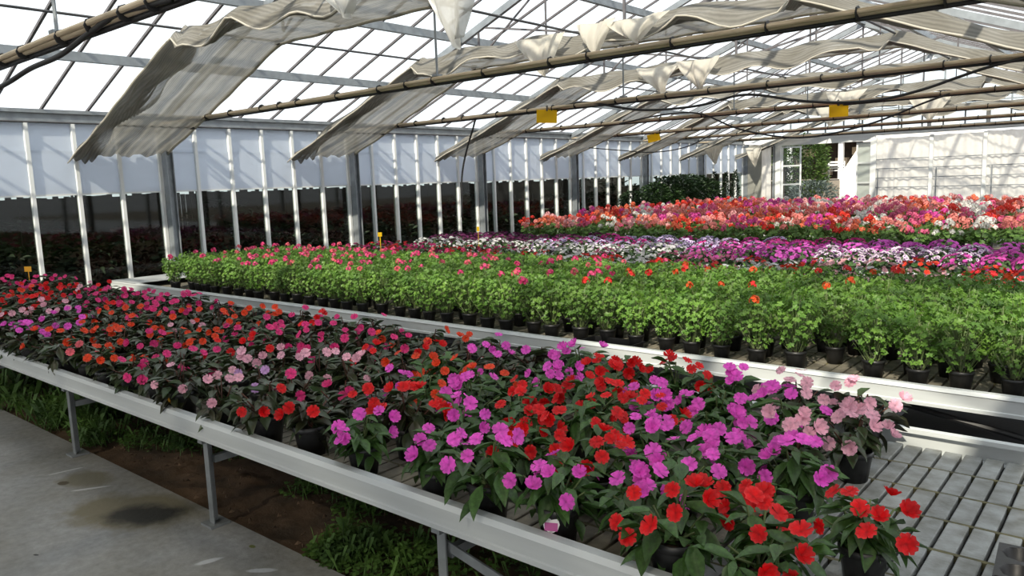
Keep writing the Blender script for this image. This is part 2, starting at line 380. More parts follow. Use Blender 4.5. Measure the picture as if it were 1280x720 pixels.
# leaf litter and stones
m = MB()
for k in range(260):
    x = rg.uniform(-5.6, -1.4); y = rg.uniform(1.85, 2.7); s = rg.uniform(.006, .02); a = rg.uniform(0, 6.28)
    c, d = math.cos(a) * s, math.sin(a) * s
    m.add([(x - c, y - d, -.01), (x + d * .5, y - c * .5, -.008), (x + c, y + d, -.004), (x - d * .5, y + c * .5, .004), (x, y, .008)], [(0, 1, 4), (1, 2, 4), (2, 3, 4), (3, 0, 4)])
g = inst('soil_crumbs', m.mesh('soil_crumbs', 'soil')); tag(g, 'loose crumbs of earth and litter on the soil', 'soil', kind='stuff')

# ================================================================== SIDE WALL
wl = empty('wall_left', (XW, 0, 0)); tag(wl, 'side wall of white panels over dark glass with white mullions', kind='structure')
PW = 3.2 / 6
ys = [5.05 + PW * k for k in range(-11, 37)]
mm_ = MB().box(-.03, .045, -.021, .021, 0, 2.53).mesh('mullion', 'white_paint')
up_ = MB().box(-.022, -.010, .019, PW - .019, 2.17, 2.53).mesh('upper_panel', 'panel')
lo_ = MB().box(-.008, .004, .019, PW - .019, 1.64, 2.185).mesh('lower_panel', 'panel')
gp_ = MB().box(-.012, -.006, .021, PW - .021, .30, 1.63).mesh('pane', 'wall_glass')
for y in ys:
    inst('mullion', mm_, wl, T(0, y, 0))
    if y + PW < YG + .3:
        inst('upper_panel', up_, wl, T(0, y, 0)); inst('lower_panel', lo_, wl, T(0, y, rnd.uniform(-.003, .003))); inst('pane', gp_, wl, T(0, y, 0))
inst('sill', MB().box(-.08, .05, YF, YG, 0, .30).mesh('sill', 'alu_end'), wl)
inst('rail', MB().box(-.006, .006, YF, YG, 1.625, 1.645).mesh('rail', 'white_paint'), wl)
gut = inst('gutter', MB().box(-.10, .05, YF, YG, 2.53, 2.565).box(-.08, .03, YF, YG, 2.565, 2.635).box(-.10, .07, YF, YG, 2.635, 2.68).mesh('gutter', 'steel'), wl)
# ================================================================== PORTAL FRAMES
def spline(pts, n):
    # Catmull-Rom through the points
    P_ = [Vector(p) for p in pts]; P_ = [P_[0] * 2 - P_[1]] + P_ + [P_[-1] * 2 - P_[-2]]; out = []
    for i in range(1, len(P_) - 2):
        for k in range(n):
            t = k / n; a, b_, c, d = P_[i - 1:i + 3]
            out.append(.5 * ((2 * b_) + (c - a) * t + (2 * a - 5 * b_ + 4 * c - d) * t * t + (3 * b_ - a - 3 * c + d) * t ** 3))
    out.append(P_[-2]); return out
colm = MB().box(-.065, .065, -.05, -.042, 0, 2.53).box(-.065, .065, .042, .05, 0, 2.53).box(-.01, .01, -.042, .042, 0, 2.53).mesh('column', 'steel')
raftl = MB().bar((XW, 0, ZE - .10), (RX, 0, roofz(RX) - .10), .06, .09).mesh('rafter', 'steel')
raftr = MB().bar((RX, 0, roofz(RX) - .10), (XR, 0, ZE - .10), .06, .09).mesh('rafter', 'steel')
tiem = MB().tube([(XW + .05, 0, 2.545), (RX, 0, 2.55), (XR, 0, 2.55)], .026, 8).mesh('tie_pipe', 'cane', True)
tie2 = MB().tube([(XW + 1.0, .035, 2.52), (RX, .03, 2.52), (XR, .03, 2.515)], .017, 6).mesh('cable', 'rubber', True)
tie3 = MB().tube([(XW + .8, -.026, 2.56), (-8, -.032, 2.535), (RX, -.03, 2.56), (-2, -.03, 2.55), (XR, -.03, 2.56)], .018, 6).mesh('cane', 'cane', True)
strap = MB().tube([(-.005, -.01, 0), (.005, -.01, 0)], .047, 8).mesh('strap', 'rubber')
hang = MB().tube([(0, 0, 2.56), (0, 0, 3.25)], .011, 6).box(-.04, .04, -.03, .03, 3.2, 3.26).box(-.035, .035, -.035, .035, 2.58, 2.60).mesh('hanger', 'steel')
king = MB().bar((RX, 0, 3.30), (RX, 0, roofz(RX) - .12), .03).mesh('king_post', 'bar_steel')
webs = []
for sx in (-1, 1):
    webs.append(MB().bar((RX, 0, 3.33), (RX + sx * 2.3, 0, roofz(RX + sx * 2.3) - .14), .025).mesh('web', 'bar_steel'))
    webs.append(MB().bar((RX + sx * 2.4, 0, 3.33), (RX + sx * 2.4, 0, roofz(RX + sx * 2.4) - .14), .025).mesh('web', 'bar_steel'))
    webs.append(MB().bar((RX + sx * 1.2, 0, 3.33), (RX + sx * 1.2, 0, roofz(RX + sx * 1.2) - .14), .02).mesh('web', 'bar_steel'))
    webs.append(MB().bar((RX + sx * 2.4, 0, 3.33), (RX + sx * 1.2, 0, roofz(RX + sx * 1.2) - .14), .02).mesh('web', 'bar_steel'))
for i, y in enumerate(COLS):
    fr = empty('column_frame', (0, y, 0)); tag(fr, 'galvanised portal frame with column, rafters and cane-bound tie', kind='structure')
    inst('column', colm, fr, T(XW + .12, 0, 0)); inst('column', colm, fr, T(XR, 0, 0))
    inst('rafter', raftl, fr); inst('rafter', raftr, fr)
    if i < len(COLS) - 1:
        t_ = inst('tie_pipe', tiem, fr); inst('cable', tie2, fr); inst('cane', tie3, fr)
        x = -9.3
        while x < 0:
            inst('strap', strap, t_, T(x, 0, 2.545)); x += rnd.uniform(.28, .75)
        inst('hanger', hang, fr, T(RX - .03, 0, 0))
        inst('king_post', king, fr)
        for wm in webs: inst('web', wm, fr)
gr = inst('gutter_right', MB().box(XR - .07, XR + .1, YF, YG, 2.53, 2.68).mesh('gutter_right', 'steel')); tag(gr, 'galvanised gutter beam on the open side of the glasshouse', kind='structure')

# ================================================================== ROOF
def roof(name, x0, x1, label):
    e = empty(name); tag(e, label, kind='structure')
    z0, z1 = roofz(x0), roofz(x1)
    barm = MB().bar((x0, 0, z0 - .004), (x1, 0, z1 - .004), .028, .03).mesh('glazing_bar', 'bar_steel')
    yy = [5.05 + PW * k for k in range(-18, 37)]
    for y in yy: inst('glazing_bar', barm, e, T(0, y + .2, 0))
    segs = [x0 + (x1 - x0) * k / 4 for k in range(5)]
    pm = []
    for k in range(4):
        a, b_ = segs[k], segs[k + 1]; za, zb = roofz(a) + .02, roofz(b_) + .02
        h = .005
        pm.append(MB().add([(a, .015, za), (b_, .015, zb), (b_, PW - .015, zb), (a, PW - .015, za), (a, .015, za + h), (b_, .015, zb + h), (b_, PW - .015, zb + h), (a, PW - .015, za + h)],
                           [(0, 3, 2, 1), (4, 5, 6, 7), (0, 1, 5, 4), (1, 2, 6, 5), (2, 3, 7, 6), (3, 0, 4, 7)]).mesh('pane', 'roof_glass'))
    for y in yy[:-1]:
        for k in range(4): inst('pane', pm[k], e, T(0, y + .2, 0))
    for k in (1, 2, 3):
        x = segs[k]; z = roofz(x) - .075
        inst('purlin', MB().box(x - .035, x + .035, YF, YG, z - .05, z + .05).mesh('purlin', 'steel'), e)
    return e
rl = roof('ceiling_left', XW, RX, 'glazed roof slope rising from the panelled side wall')
rr_ = roof('ceiling_right', XR, RX, 'glazed roof slope on the far side of the ridge')
inst('ridge_beam', MB().box(RX - .05, RX + .05, YF, YG, roofz(RX) - .12, roofz(RX) + .05).mesh('ridge_beam', 'steel'), rl)
for (x, z, p_) in ((-9.69, 2.45, rl), (-7.64, 3.235, rl), (-5.17, 3.235, rl), (-2.64, 3.235, rr_), (-.59, 2.45, rr_)):
    inst('wire', MB().tube([(x, YF, z), (x, YG, z)], .011 if z < 3 else .013, 6).mesh('wire', 'wire'), p_)
clip = MB().box(-.03, .03, -.03, .03, -.03, .03).mesh('wire_clip', 'rubber')
for y in COLS[1:]:
    for x, z in ((-9.69, 2.45), (-7.64, 3.235), (-2.64, 3.235), (-.59, 2.45)):
        inst('wire_clip', clip, rl if x < RX else rr_, T(x, y - .01, z))
# glazed front behind the viewpoint
wf = empty('wall_front', (0, YF, 0)); tag(wf, 'glazed front wall behind the walkway', kind='structure')
inst('sill', MB().box(XW, XR, -.08, .08, 0, .6).mesh('sill', 'plaster'), wf)
for k in range(11):
    x = XW + (XR - XW) * k / 10; inst('mullion', MB().box(x - .03, x + .03, -.04, .04, .6, roofz(x) - .06).mesh('mullion', 'white_paint'), wf)
inst('rail', MB().box(XW, XR, -.05, .05, 2.5, 2.6).mesh('rail', 'white_paint'), wf)

# ================================================================== SHADE SCREENS
PROF = [(-10.58, 2.13), (-9.69, 2.43), (-7.64, 3.215), (-2.64, 3.215), (-.59, 2.43), (.315, 2.115)]
def prof_at(d):
    for (a, b_) in zip(PROF[:-1], PROF[1:]):
        l = math.hypot(b_[0] - a[0], b_[1] - a[1])
        if d <= l or b_ is PROF[-1]:
            t = min(d / l, 1); return a[0] + (b_[0] - a[0]) * t, a[1] + (b_[1] - a[1]) * t, (-(b_[1] - a[1]) / l, (b_[0] - a[0]) / l)
        d -= l
PL = sum(math.hypot(b_[0] - a[0], b_[1] - a[1]) for a, b_ in zip(PROF[:-1], PROF[1:]))
def screen(y0, y1, seed, label, flat=False):
    rg = random.Random(seed); ns, ntt = 200, 64 if not flat else 10
    PLn = sum(math.hypot(b_[0] - a[0], b_[1] - a[1]) for a, b_ in zip(PROF[:-1], PROF[1:]))
    ph = [rg.uniform(0, 6.28) for _ in range(10)]
    vs_ = []; fs = []; width = y1 - y0
    for i in range(ns + 1):
        d = PLn * i / ns; x, z, (nx_, nz_) = prof_at(d)
        flatpart = 1.0 if 3.2 < d < PLn - 3.2 else 0.0
        gw = .30 + .07 * math.sin(d * 2.1 + ph[0]) + .04 * math.sin(d * 5.3 + ph[1])      # how wide the gathers reach
        for j in range(ntt + 1):
            t = j / ntt; y = y0 + width * t; off = 0.0; dx = 0.0
            if not flat:
                wgt = max(0.0, 1 - t / gw)
                if wgt > 0:
                    k = t / gw
                    # tight rope-like folds running along the sheet, pinched and loosened along its length
                    loose = .6 + .4 * math.sin(d * 3.6 + ph[2] + 2 * k)
                    off -= .035 + .046 * loose * math.sin(k * 24 + 1.8 * math.sin(d * 1.9 + ph[3]) + ph[4]) * min(1, k * 6) + .05 * wgt
                    off -= .02 * math.sin(d * 8.5 + 6 * k + ph[5]) * min(1, k * 5) * wgt
                    if flatpart:
                        sw = abs(math.sin(d * 1.3 + ph[6])) ** .7; off -= wgt * (.15 * sw + .05 * math.sin(d * 6.5 + ph[7] + 3 * k))
                else:
                    # soft pleats where the sheet lies open, and a slack line or two
                    off += .006 * math.sin(t * 70 + 1.2 * math.sin(d * .9 + ph[8])) - .022 * math.exp(-((t - .52 - .05 * math.sin(d * 1.1 + ph[9])) / .03) ** 2)
                y += .010 * math.sin(d * 1.7 + ph[6]) * (1 - t)
            off += .005 * math.sin(d * 2 * math.pi / .62 + ph[5])
            if i < 5: off -= (.022 * math.sin(t * 30 + ph[7])) * (5 - i) / 5
            vs_.append((x + nx_ * off, y, z + nz_ * off))
    W = ntt + 1
    for i in range(ns):
        for j in range(ntt): fs.append((i * W + j, i * W + j + 1, (i + 1) * W + j + 1, (i + 1) * W + j))
    e = empty('shade_screen', (0, 0, 0)); tag(e, label, 'shade screen', 'shade screens gathered along the roof frames')
    inst('sheet', MB().add(vs_, fs).mesh('sheet', 'cloth', True), e)
    if not flat:
        # added second layer over the gathered edge, blocking light to darken it
        v2 = []; n2 = 14
        for i in range(ns + 1):
            x, z, (nx_, nz_) = prof_at(PLn * i / ns); d = PLn * i / ns; gw = .27 + .07 * math.sin(d * 2.1 + ph[0]) + .05 * math.sin(d * 4.7 + ph[3])
            for j in range(n2 + 1):
                t = j / n2; off = .035 + .03 * math.sin(t * 13 + 1.5 * math.sin(d * 2.3 + ph[1])) + .02 * math.sin(d * 6 + 4 * t)
                off *= min(1, t * 4) * min(1, (1 - t) * 4 + .1)
                e0 = Vector(vs_[i * (ntt + 1)]) - Vector((x, y0, z)); off += (nx_ * e0.x + nz_ * e0.z) * (1 - t) ** 2
                v2.append((x + nx_ * off, y0 + width * gw * t, z + nz_ * off))
        W2 = n2 + 1
        inst('shading_fold', MB().add(v2, [(i * W2 + j, i * W2 + j + 1, (i + 1) * W2 + j + 1, (i + 1) * W2 + j) for i in range(ns) for j in range(n2)]).mesh('shading_fold', 'cloth', True), e)
        hem = [Vector(vs_[i * W + ntt]) + Vector((0, .008, -.008)) for i in range(0, ns + 1, 2)]
        inst('hem', MB().tube(hem, .017, 6).mesh('hem', 'hem', True), e)
        lead = [Vector(vs_[i * W]) + Vector((0, -.006, 0)) for i in range(0, ns + 1, 2)]
        inst('hem', MB().tube(lead, .009, 6).mesh('hem', 'drape', True), e)
    return e
for i, y in enumerate(COLS[3:]):
    screen(y - (1.25 if i < 6 else .7), y, 40 + i, 'grey shade screen gathered along the %s roof frame in view' % ordn(i + 1))
screen(YF + .1, 1.30, 38, 'unseen grey shade screen added to shade the walkway', True)  # unseen sheet, added to keep the sun off the foreground
PROF = [(-x + 2 * XR, z) for x, z in reversed(PROF)]
screen(YF + .1, 1.30, 37, 'unseen grey screen added in the neighbouring nave to block sun', True)  # unseen sheet, added to stop sun coming in from the open side
gr = inst('gutter_neighbour', MB().box(10.9, 11.1, YF, YG, 2.53, 2.68).mesh('gutter_neighbour', 'steel')); tag(gr, 'gutter beam of the neighbouring nave', kind='structure')
for y in COLS: tag(inst('column_neighbour', colm, None, T(11.0, y, 0)), 'steel column of the neighbouring nave', kind='structure')

# dangling cloth and plastic
def drape(x, y, z, wd, ln, mt, label, seed, tip=.5):
    # a corner of cloth caught up at two points and falling to a soft point
    rg = random.Random(seed); n, k = 22, 16; vs_ = []; fs = []
    ph = rg.uniform(0, 6.28); nf = rg.uniform(1.6, 2.4); bulge = rg.uniform(.03, .07)
    for i in range(k + 1):
        v = i / k
        half = wd / 2 * (1 - .90 * v ** 1.25)
        for j in range(n + 1):
            u = j / n * 2 - 1
            fold = (.035 + .04 * v) * math.sin(u * nf * 3.1 + ph) * (1 - .5 * v) + .012 * math.sin(u * 15 + v * 6 + ph) - bulge * math.sin(v * math.pi)
            sag = .035 * wd * (1 - u * u) * (1 - v)
            vs_.append((x + half * u + (tip - .5) * wd * v, y + fold, z - ln * v * (1 - .12 * abs(u)) - sag))
    for i in range(k):
        for j in range(n): fs.append((i * (n + 1) + j, i * (n + 1) + j + 1, (i + 1) * (n + 1) + j + 1, (i + 1) * (n + 1) + j))
    o = inst('cloth_drape', MB().add(vs_, fs).mesh('cloth_drape', mt, True)); tag(o, label, 'cloth', 'loose cloths dangling from the shade screens')
y1, y2, y3, y4 = COLS[3] - 1.33, COLS[4] - 1.33, COLS[5] - 1.33, COLS[6] - 1.33
drape(-3.60, y1, 3.2, .80, .72, 'plastic_drape', 'large crumpled clear plastic sheet dangling from the nearest shade screen', 1, .45)
drape(-4.75, y1, 3.17, .62, .32, 'plastic_drape', 'short crumpled plastic bulge on the nearest shade screen', 2, .5)
drape(-5.45, y2, 3.2, .72, .45, 'drape', 'wide cream cloth dangling over the first tie, beside the narrow one', 3, .6)
drape(-4.70, y2 + .04, 3.25, .5, .38, 'drape', 'narrow cream cloth tucked into the second shade screen', 4, .5)
drape(-4.2, y2 + .02, 3.22, .75, .27, 'drape', 'long shallow swag of cloth under the second shade screen', 14, .5)
drape(-5.75, y3, 3.2, .72, .42, 'drape', 'pointed cream cloth on the third shade screen, further from the ridge', 5, .6)
drape(-5.10, y3, 3.22, .66, .46, 'drape', 'pointed cream cloth on the third shade screen, closer to the ridge', 6, .55)
drape(-5.05, y4 + 3.2, 3.2, .8, .5, 'drape', 'pale cloth dangling from the fifth shade screen', 7, .4)
drape(-4.2, y4 + 6.4, 3.2, .9, .6, 'drape', 'pale pointed cloth dangling in front of the gable glazing', 8, .5)
drape(-6.3, y4 + 6.4, 3.2, .9, .55, 'drape', 'pale blunt cloth dangling in front of the gable glazing', 9, .4)
drape(-9.75, COLS[8] - .7, 2.42, .6, .55, 'drape', 'crumpled cloth at the wall end of the sixth shade screen', 10, .55)
drape(-9.95, COLS[9] - .7, 2.4, .55, .62, 'drape', 'crumpled cloth at the wall end of the last shade screen', 11, .6)

# ================================================================== GABLE WALL
wb = empty('wall_back', (0, YG, 0)); tag(wb, 'gable end wall with white curtains, glazing bars and a doorway', kind='structure')
wp = lambda nm, m_, mt_, par=wb: inst(nm, m_.mesh(nm, mt_), par)
for (a, b_, z0, z1, mt_) in ((-10.87, -10.62, 0, 2.5, 'white_paint'), (-10.46, -9.92, 0, 2.45, 'panel_grey')): wp('panel', MB().box(a, b_, -.02, .02, z0, z1), mt_)
wp('post', MB().box(-10.6, -10.5, -.05, .05, 0, 2.5), 'steel'); wp('post', MB().box(-9.58, -9.52, -.06, .06, 0, 2.5), 'steel')
wp('door_jamb', MB().box(-9.5, -9.34, -.05, .05, 0, 2.42), 'white_paint')
wp('door_head', MB().box(-9.6, -6.55, -.05, .05, 2.42, 2.56), 'white_paint')
wp('post', MB().box(-6.66, -6.5, -.07, .07, 0, 2.5), 'white_paint')
wp('fascia_beam', MB().box(-10.6, XR, -.06, .06, 2.56, 2.74), 'white_paint')
# gable glazing above the beam
x = -10.1
gx = []
while x < XR: gx.append(x); x += .53
for i, x in enumerate(gx):
    zt = roofz(x) - .05
    if zt > 2.8: wp('gable_bar', MB().box(x - .018, x + .018, -.025, .025, 2.74, zt), 'steel')
    if i + 1 < len(gx):
        xb = gx[i + 1]; m_ = MB(); za, zb = roofz(x) - .06, roofz(xb) - .06
        if min(za, zb) > 2.76:
            m_.add([(x + .018, .0, 2.74), (xb - .018, .0, 2.74), (xb - .018, .0, zb), (x + .018, .0, za), (x + .018, .006, 2.74), (xb - .018, .006, 2.74), (xb - .018, .006, zb), (x + .018, .006, za)],
                   [(0, 1, 2, 3), (7, 6, 5, 4), (0, 4, 5, 1), (1, 5, 6, 2), (2, 6, 7, 3), (3, 7, 4, 0)])
            wp('pane', m_, 'door_glass')
for z in (2.90, 3.10, 3.32, 3.6, 3.95):
    xa = XW + (z + .1 - ZE) / SL; wp('gable_rail', MB().box(xa, 2 * RX - xa, -.02, .02, z - .015, z + .015), 'steel')
for x in (-3.72, -5.14): wp('post', MB().box(x - .05, x + .05, -.07, .0, 2.74, roofz(x) - .1), 'white_paint')
# door leaves
def leaf(name, w_, h_, nr, lab):
    e = empty(name); tag(e, lab, kind='structure')
    m_ = MB().box(0, .045, -.02, .02, 0, h_).box(w_ - .045, w_, -.02, .02, 0, h_)
    inst('frame', m_.mesh('frame', 'white_paint'), e)
    for k in range(nr + 1): inst('cross_bar', MB().box(.045, w_ - .045, -.018, .018, (h_ - .05) * k / nr, (h_ - .05) * k / nr + .05).mesh('cross_bar', 'alu'), e)
    for k in range(nr): inst('pane', MB().box(.045, w_ - .045, -.003, .003, (h_ - .05) * k / nr + .05, (h_ - .05) * (k + 1) / nr).mesh('pane', 'door_glass'), e)
    inst('handle', MB().box(w_ - .035, w_ - .02, -.05, -.02, 1.0, 1.14).mesh('handle', 'dark_steel'), e)
    return e
d1 = leaf('door_1', .62, 2.38, 4, 'glazed door leaf swung open beside the grey gable panel'); d1.location = (-9.32, YG + .02, .02); d1.rotation_euler.z = R(40)
d2 = leaf('door_2', .44, 2.38, 4, 'narrow glazed door leaf standing beside the curtains'); d2.location = (-7.09, YG + .08, .02)
wp('panel', MB().box(-7.09, -6.65, .14, .15, .02, 2.4), 'curtain')
# gable lower glazing rails and curtains
for z in (.53, 1.06, 1.33, 1.60, 1.87):
    for a, b_ in ((-6.5, -5.1), (-5.0, -3.82), (-3.7, XR)): wp('gable_rail', MB().box(a, b_, -.05, -.02, z - .012, z + .012), 'steel')
wp('sill', MB().box(-6.5, XR, -.06, .06, 0, .5), 'white_paint')
for x, w_ in ((-5.06, .09), (-3.76, .09), (-2.3, .08), (-.9, .08)): wp('post', MB().box(x - w_ / 2, x + w_ / 2, -.07, .02, 0, 2.5), 'white_paint')
for x in (-4.92, -6.45, -3.58): wp('stay', MB().box(x - .015, x + .015, -.06, -.03, .5, 1.6), 'steel')
def curtain(x0, x1, z0, z1, label, seed, y=YG - .1, amp=.03):
    rg = random.Random(seed); n = int((x1 - x0) * 46) + 4; k = 10; vs_ = []; fs = []
    p = [rg.uniform(0, 6.28) for _ in range(5)]
    for i in range(k + 1):
        v = i / k
        for j in range(n + 1):
            x = x0 + (x1 - x0) * j / n
            f_ = math.sin(x * 31 + 2 * math.sin(x * 4 + p[0]) + p[1]) * amp + math.sin(x * 13 + p[2] + v) * amp * .7
            vs_.append((x, y + f_ * (.55 + .45 * v), z1 - (z1 - z0) * v - (.018 * abs(math.sin(x * 6.2 + p[3])) if i == 0 else 0)))
    for i in range(k):
        for j in range(n): fs.append((i * (n + 1) + j, i * (n + 1) + j + 1, (i + 1) * (n + 1) + j + 1, (i + 1) * (n + 1) + j))
    o = inst('curtain', MB().add(vs_, fs).mesh('curtain', 'curtain', True)); tag(o, label, 'curtain', 'cloth curtains along the gable wall')
curtain(-9.92, -9.60, .05, 2.46, 'narrow cream curtain between grey panel and doorway', 1)
curtain(-6.58, -5.1, .1, 2.48, 'white curtain next to the doorway', 2, YG + .03)
curtain(-5.1, -3.76, .1, 2.5, 'white curtain second from the doorway', 3, YG + .03)
curtain(-3.76, XR, .1, 2.52, 'wide white curtain third from the doorway', 4, YG + .03)

# ================================================================== BENCHES
def bench(name, y0, y1, x0, x1, label, legs, near, tile_mat, detail=True, front_prof=None):
    e = empty(name, (0, 0, 0)); tag(e, label, 'bench', 'aluminium growing benches')
    zt = .55
    pf = [(y0 - .022, .452), (y0 + .02, .452), (y0 + .02, .458), (y0 - .004, .462), (y0 - .004, .528), (y0 + .022, .532), (y0 + .022, zt), (y0 - .012, zt), (y0 - .022, .532), (y0 - .016, .528), (y0 - .016, .472), (y0 - .022, .468)]
    inst('front_rail', MB().extrude_x(pf, x0, x1).mesh('front_rail', 'alu'), e)
    pb = [(y1 + y0 - y, z) for y, z in reversed(pf)]
    inst('back_rail', MB().extrude_x(pb, x0, x1).mesh('back_rail', 'alu'), e)
    for x in (x0, x1): inst('end_rail', MB().box(x - .015, x + .015, y0 + .0, y1, .455, .545).mesh('end_rail', 'alu'), e)
    legm = MB().box(-.02, .02, -.02, -.014, 0, .455).box(-.02, -.014, -.014, .02, 0, .455).mesh('leg', 'steel_leg')
    footm = MB().box(-.055, .045, -.05, .05, 0, .012).mesh('foot_plate', 'steel_leg')
    for x in legs:
        for y in (y0 + .045, y1 - .06):
            l_ = inst('leg', legm, e, T(x, y, 0)); inst('foot_plate', footm, l_)
        inst('cross_bar', MB().box(x - .015, x + .015, y0 + .06, y1 - .06, .31, .345).mesh('cross_bar', 'steel_leg'), e)
        inst('cross_bar', MB().box(x - .02, x + .02, y0, y1, .42, .452).mesh('cross_bar', 'steel_leg'), e)
    if not detail:
        m_ = MB(); n = int((y1 - y0 - .06) / .225)
        for k in range(n + 1): m_.box(x0 + .02, x1 - .02, y0 + .03 + .225 * k, min(y0 + .03 + .225 * k + .217, y1 - .03), .455, .485)
        tag(inst('slats', m_.mesh('slats', tile_mat), e), kind='stuff'); return e
    # bed: slots run across the bench, joints along it
    inst('tray', MB().box(x0 + .02, x1 - .02, y0 + .02, y1 - .02, .452, .458).mesh('tray', 'slot'), e)
    nr = int(round((y1 - y0 - .05) / .225)); pt = (y1 - y0 - .05) / nr; nc = int((x1 - x0 - .04) / .07)
    tm = [MB().chamfer(-.0295, .0295, .005, pt - .005, 0, .027, .003).mesh('tile', q_) for q_ in (tile_mat, 'tile_worn')]
    rest = MB(); jm = MB()
    for r_ in range(nr):
        for c in range(nc):
            x = x1 - .05 - .07 * c; y = y0 + .025 + pt * r_; z = .459 + rnd.uniform(-.0015, .0015)
            if near(x, y): inst('tile', tm[0] if x > -1.05 or len(tm) < 2 else tm[1], e, T(x, y, z))
            else: rest.box(x - .0295, x + .0295, y + .005, y + pt - .005, .459, .486)
        if r_: jm.box(x0 + .03, x1 - .03, y0 + .025 + pt * r_ - .008, y0 + .025 + pt * r_ + .008, .459, .4845)
    tag(inst('tile_field', rest.mesh('tile_field', 'tile_worn'), e), kind='stuff')
    tag(inst('moss_joints', jm.mesh('moss_joints', 'moss'), e), kind='stuff')
    return e
b1 = bench('growing_bench', 1.70, 3.34, -10.2, .25, 'near aluminium bench with empty grey slats at one end', [-8.5, -6.8, -5.11, -3.43, -1.83, -.1],
           lambda x, y: (x > -.98) or (x > -2.3 and y < 1.85), 'tile')
inst('brace', MB().bar((-1.83, 1.745, .365), (-.2, 1.745, .03), .008, .035).mesh('brace', 'steel_leg'), b1)
b2 = bench('growing_bench', 4.05, 6.10, -10.06, .25, 'second bench carrying rows of leafy green plants', [-9.5, -7.8, -6.1, -4.4, -2.7, -1.0],
           lambda x, y: x > -2.6 and y < 4.65, 'tile_worn')
inst('end_plate', MB().box(-10.04, -9.35, 4.03, 5.9, .548, .552).mesh('end_plate', 'alu_end'), b2)
inst('brace', MB().tube([(-1.13, 4.12, .45), (.2, 4.12, .24)], .014, 6).mesh('brace', 'rubber'), b2)
bench('growing_bench', 6.45, 7.95, -9.6, .25, 'low-flowering bench just behind the leafy green plants', [-8, -5, -2], None, 'tile_worn', False)
bench('growing_bench', 8.50, 10.15, -9.6, .25, 'bench crowded with purple and pink trumpet flowers', [-8, -5, -2], None, 'tile_worn', False)
for k, (y0, y1) in enumerate(((10.75, 12.4), (12.8, 14.45), (14.85, 16.5), (16.9, 18.55))):
    bench('growing_bench', y0, y1, -9.5 if k else -9.4, .25, '%s bench of tall geraniums counted from the trumpet flowers' % ordn(k + 1), [-8, -5, -2], None, 'tile_worn', False)

# ================================================================== PLANT PARTS
def leaf_mesh(name, w_, droop, fold, mt, seed):
    # lance-shaped leaf, length 1 along +Y
    st = [(0, .06), (.16, .55), (.38, 1.0), (.62, .86), (.84, .42), (1.0, .0)]
    v = []; f = []; rg = random.Random(seed)
    for i, (t, ww) in enumerate(st):
        z = -droop * t * t + .02 * math.sin(t * 9 + seed); h = w_ / 2 * ww
        if ww == 0: v.append((0, t, z)); continue
        v += [(-h, t, z + fold * h), (0, t, z - fold * h * .3), (h, t, z + fold * h)]
    for i in range(4):
        a = i * 3; f += [(a, a + 1, a + 4, a + 3), (a + 1, a + 2, a + 5, a + 4)]
    f += [(12, 13, 15), (13, 14, 15)]
    m_ = MB().add(v, f); me = m_.mesh(name, mt, True); return me, np.array(v), f
LV = {}
for mt in ('leaf_green', 'leaf_bronze'):
    LV[mt] = [leaf_mesh('leaf', .44, .22, .5, mt, 1), leaf_mesh('leaf', .40, .40, .3, mt, 2), leaf_mesh('leaf', .48, .08, .7, mt, 3)]
def disc_leaf(lobes, notch):
    # rounded scalloped leaf, radius 1, stalk at the notch
    n = lobes * 2; v = [(0, 0, -.12)]; f = []
    for k in range(n + 1):
        a = -math.pi / 2 + .25 + (2 * math.pi - .5) * k / n; r = 1.0 if k % 2 else notch
        v.append((r * math.cos(a), r * math.sin(a), .10 * math.sin(a * 3) + .05))
    for k in range(n): f.append((0, k + 1, k + 2))
    return np.array(v), f
def blossom(name, mt, R_=1.0, petals=5, notch=.9, cup=.12, seed=0):
    v = []; f = []; rad = []; rg = random.Random(seed)
    for k in range(petals):
        a = 2 * math.pi * k / petals + rg.uniform(-.06, .06); dz = .05 * (k % 2) + rg.uniform(-.04, .04); hw = math.pi / petals * 1.26; tw = rg.uniform(-.10, .10); o = len(v)
        pts = [(0, 0, 0), (.5, -hw * .85, .06), (.92, -hw * .72, .12), (1.0, -hw * .34, .06), (notch, 0, .09), (1.0, hw * .34, .06), (.92, hw * .72, .12), (.5, hw * .85, .06)]
        for (r, t, z) in pts:
            v.append((R_ * r * math.cos(a + t), R_ * r * math.sin(a + t), R_ * (z * 1.1 + cup * r * r + dz * r + tw * math.sin(t * 2.2) * r + .05 * math.sin(t * 9 + k * 2) * r * r))); rad.append(r)
        f += [(o, o + 1, o + 4), (o + 1, o + 2, o + 3), (o + 1, o + 3, o + 4), (o, o + 4, o + 7), (o + 4, o + 5, o + 7), (o + 5, o + 6, o + 7)]
    return v, f, rad
_bl = [blossom('blossom', 'petal', 1, 5, .86, (-.05, .05, .14, .25, .75)[k], k) for k in range(5)]
BLO = [MB().add(v, f).mesh('blossom', 'petal', False, r) for v, f, r in _bl]
def potmesh(r1, r0, h):
    m_ = MB().lathe([(0.001, 0), (r0, 0), (r1 * .93, h * .80), (r1 * .94, h * .82), (r1, h * .83), (r1, h), (r1 * .93, h), (r1 * .90, h * .86)], 14)
    return m_.mesh('pot', 'pot', True)
def soilmesh(r, z):
    n = 10; v = [(0, 0, z + .006)] + [(r * math.cos(k * .628), r * math.sin(k * .628), z + .003 * math.sin(k * 2.4)) for k in range(n)]
    return MB().add(v, [(0, 1 + k, 1 + (k + 1) % n) for k in range(n)]).mesh('soil', 'peat')
POT = potmesh(.066, .048, .115); SOIL = soilmesh(.060, .102)
POT2 = potmesh(.062, .045, .11); SOIL2 = soilmesh(.056, .098)
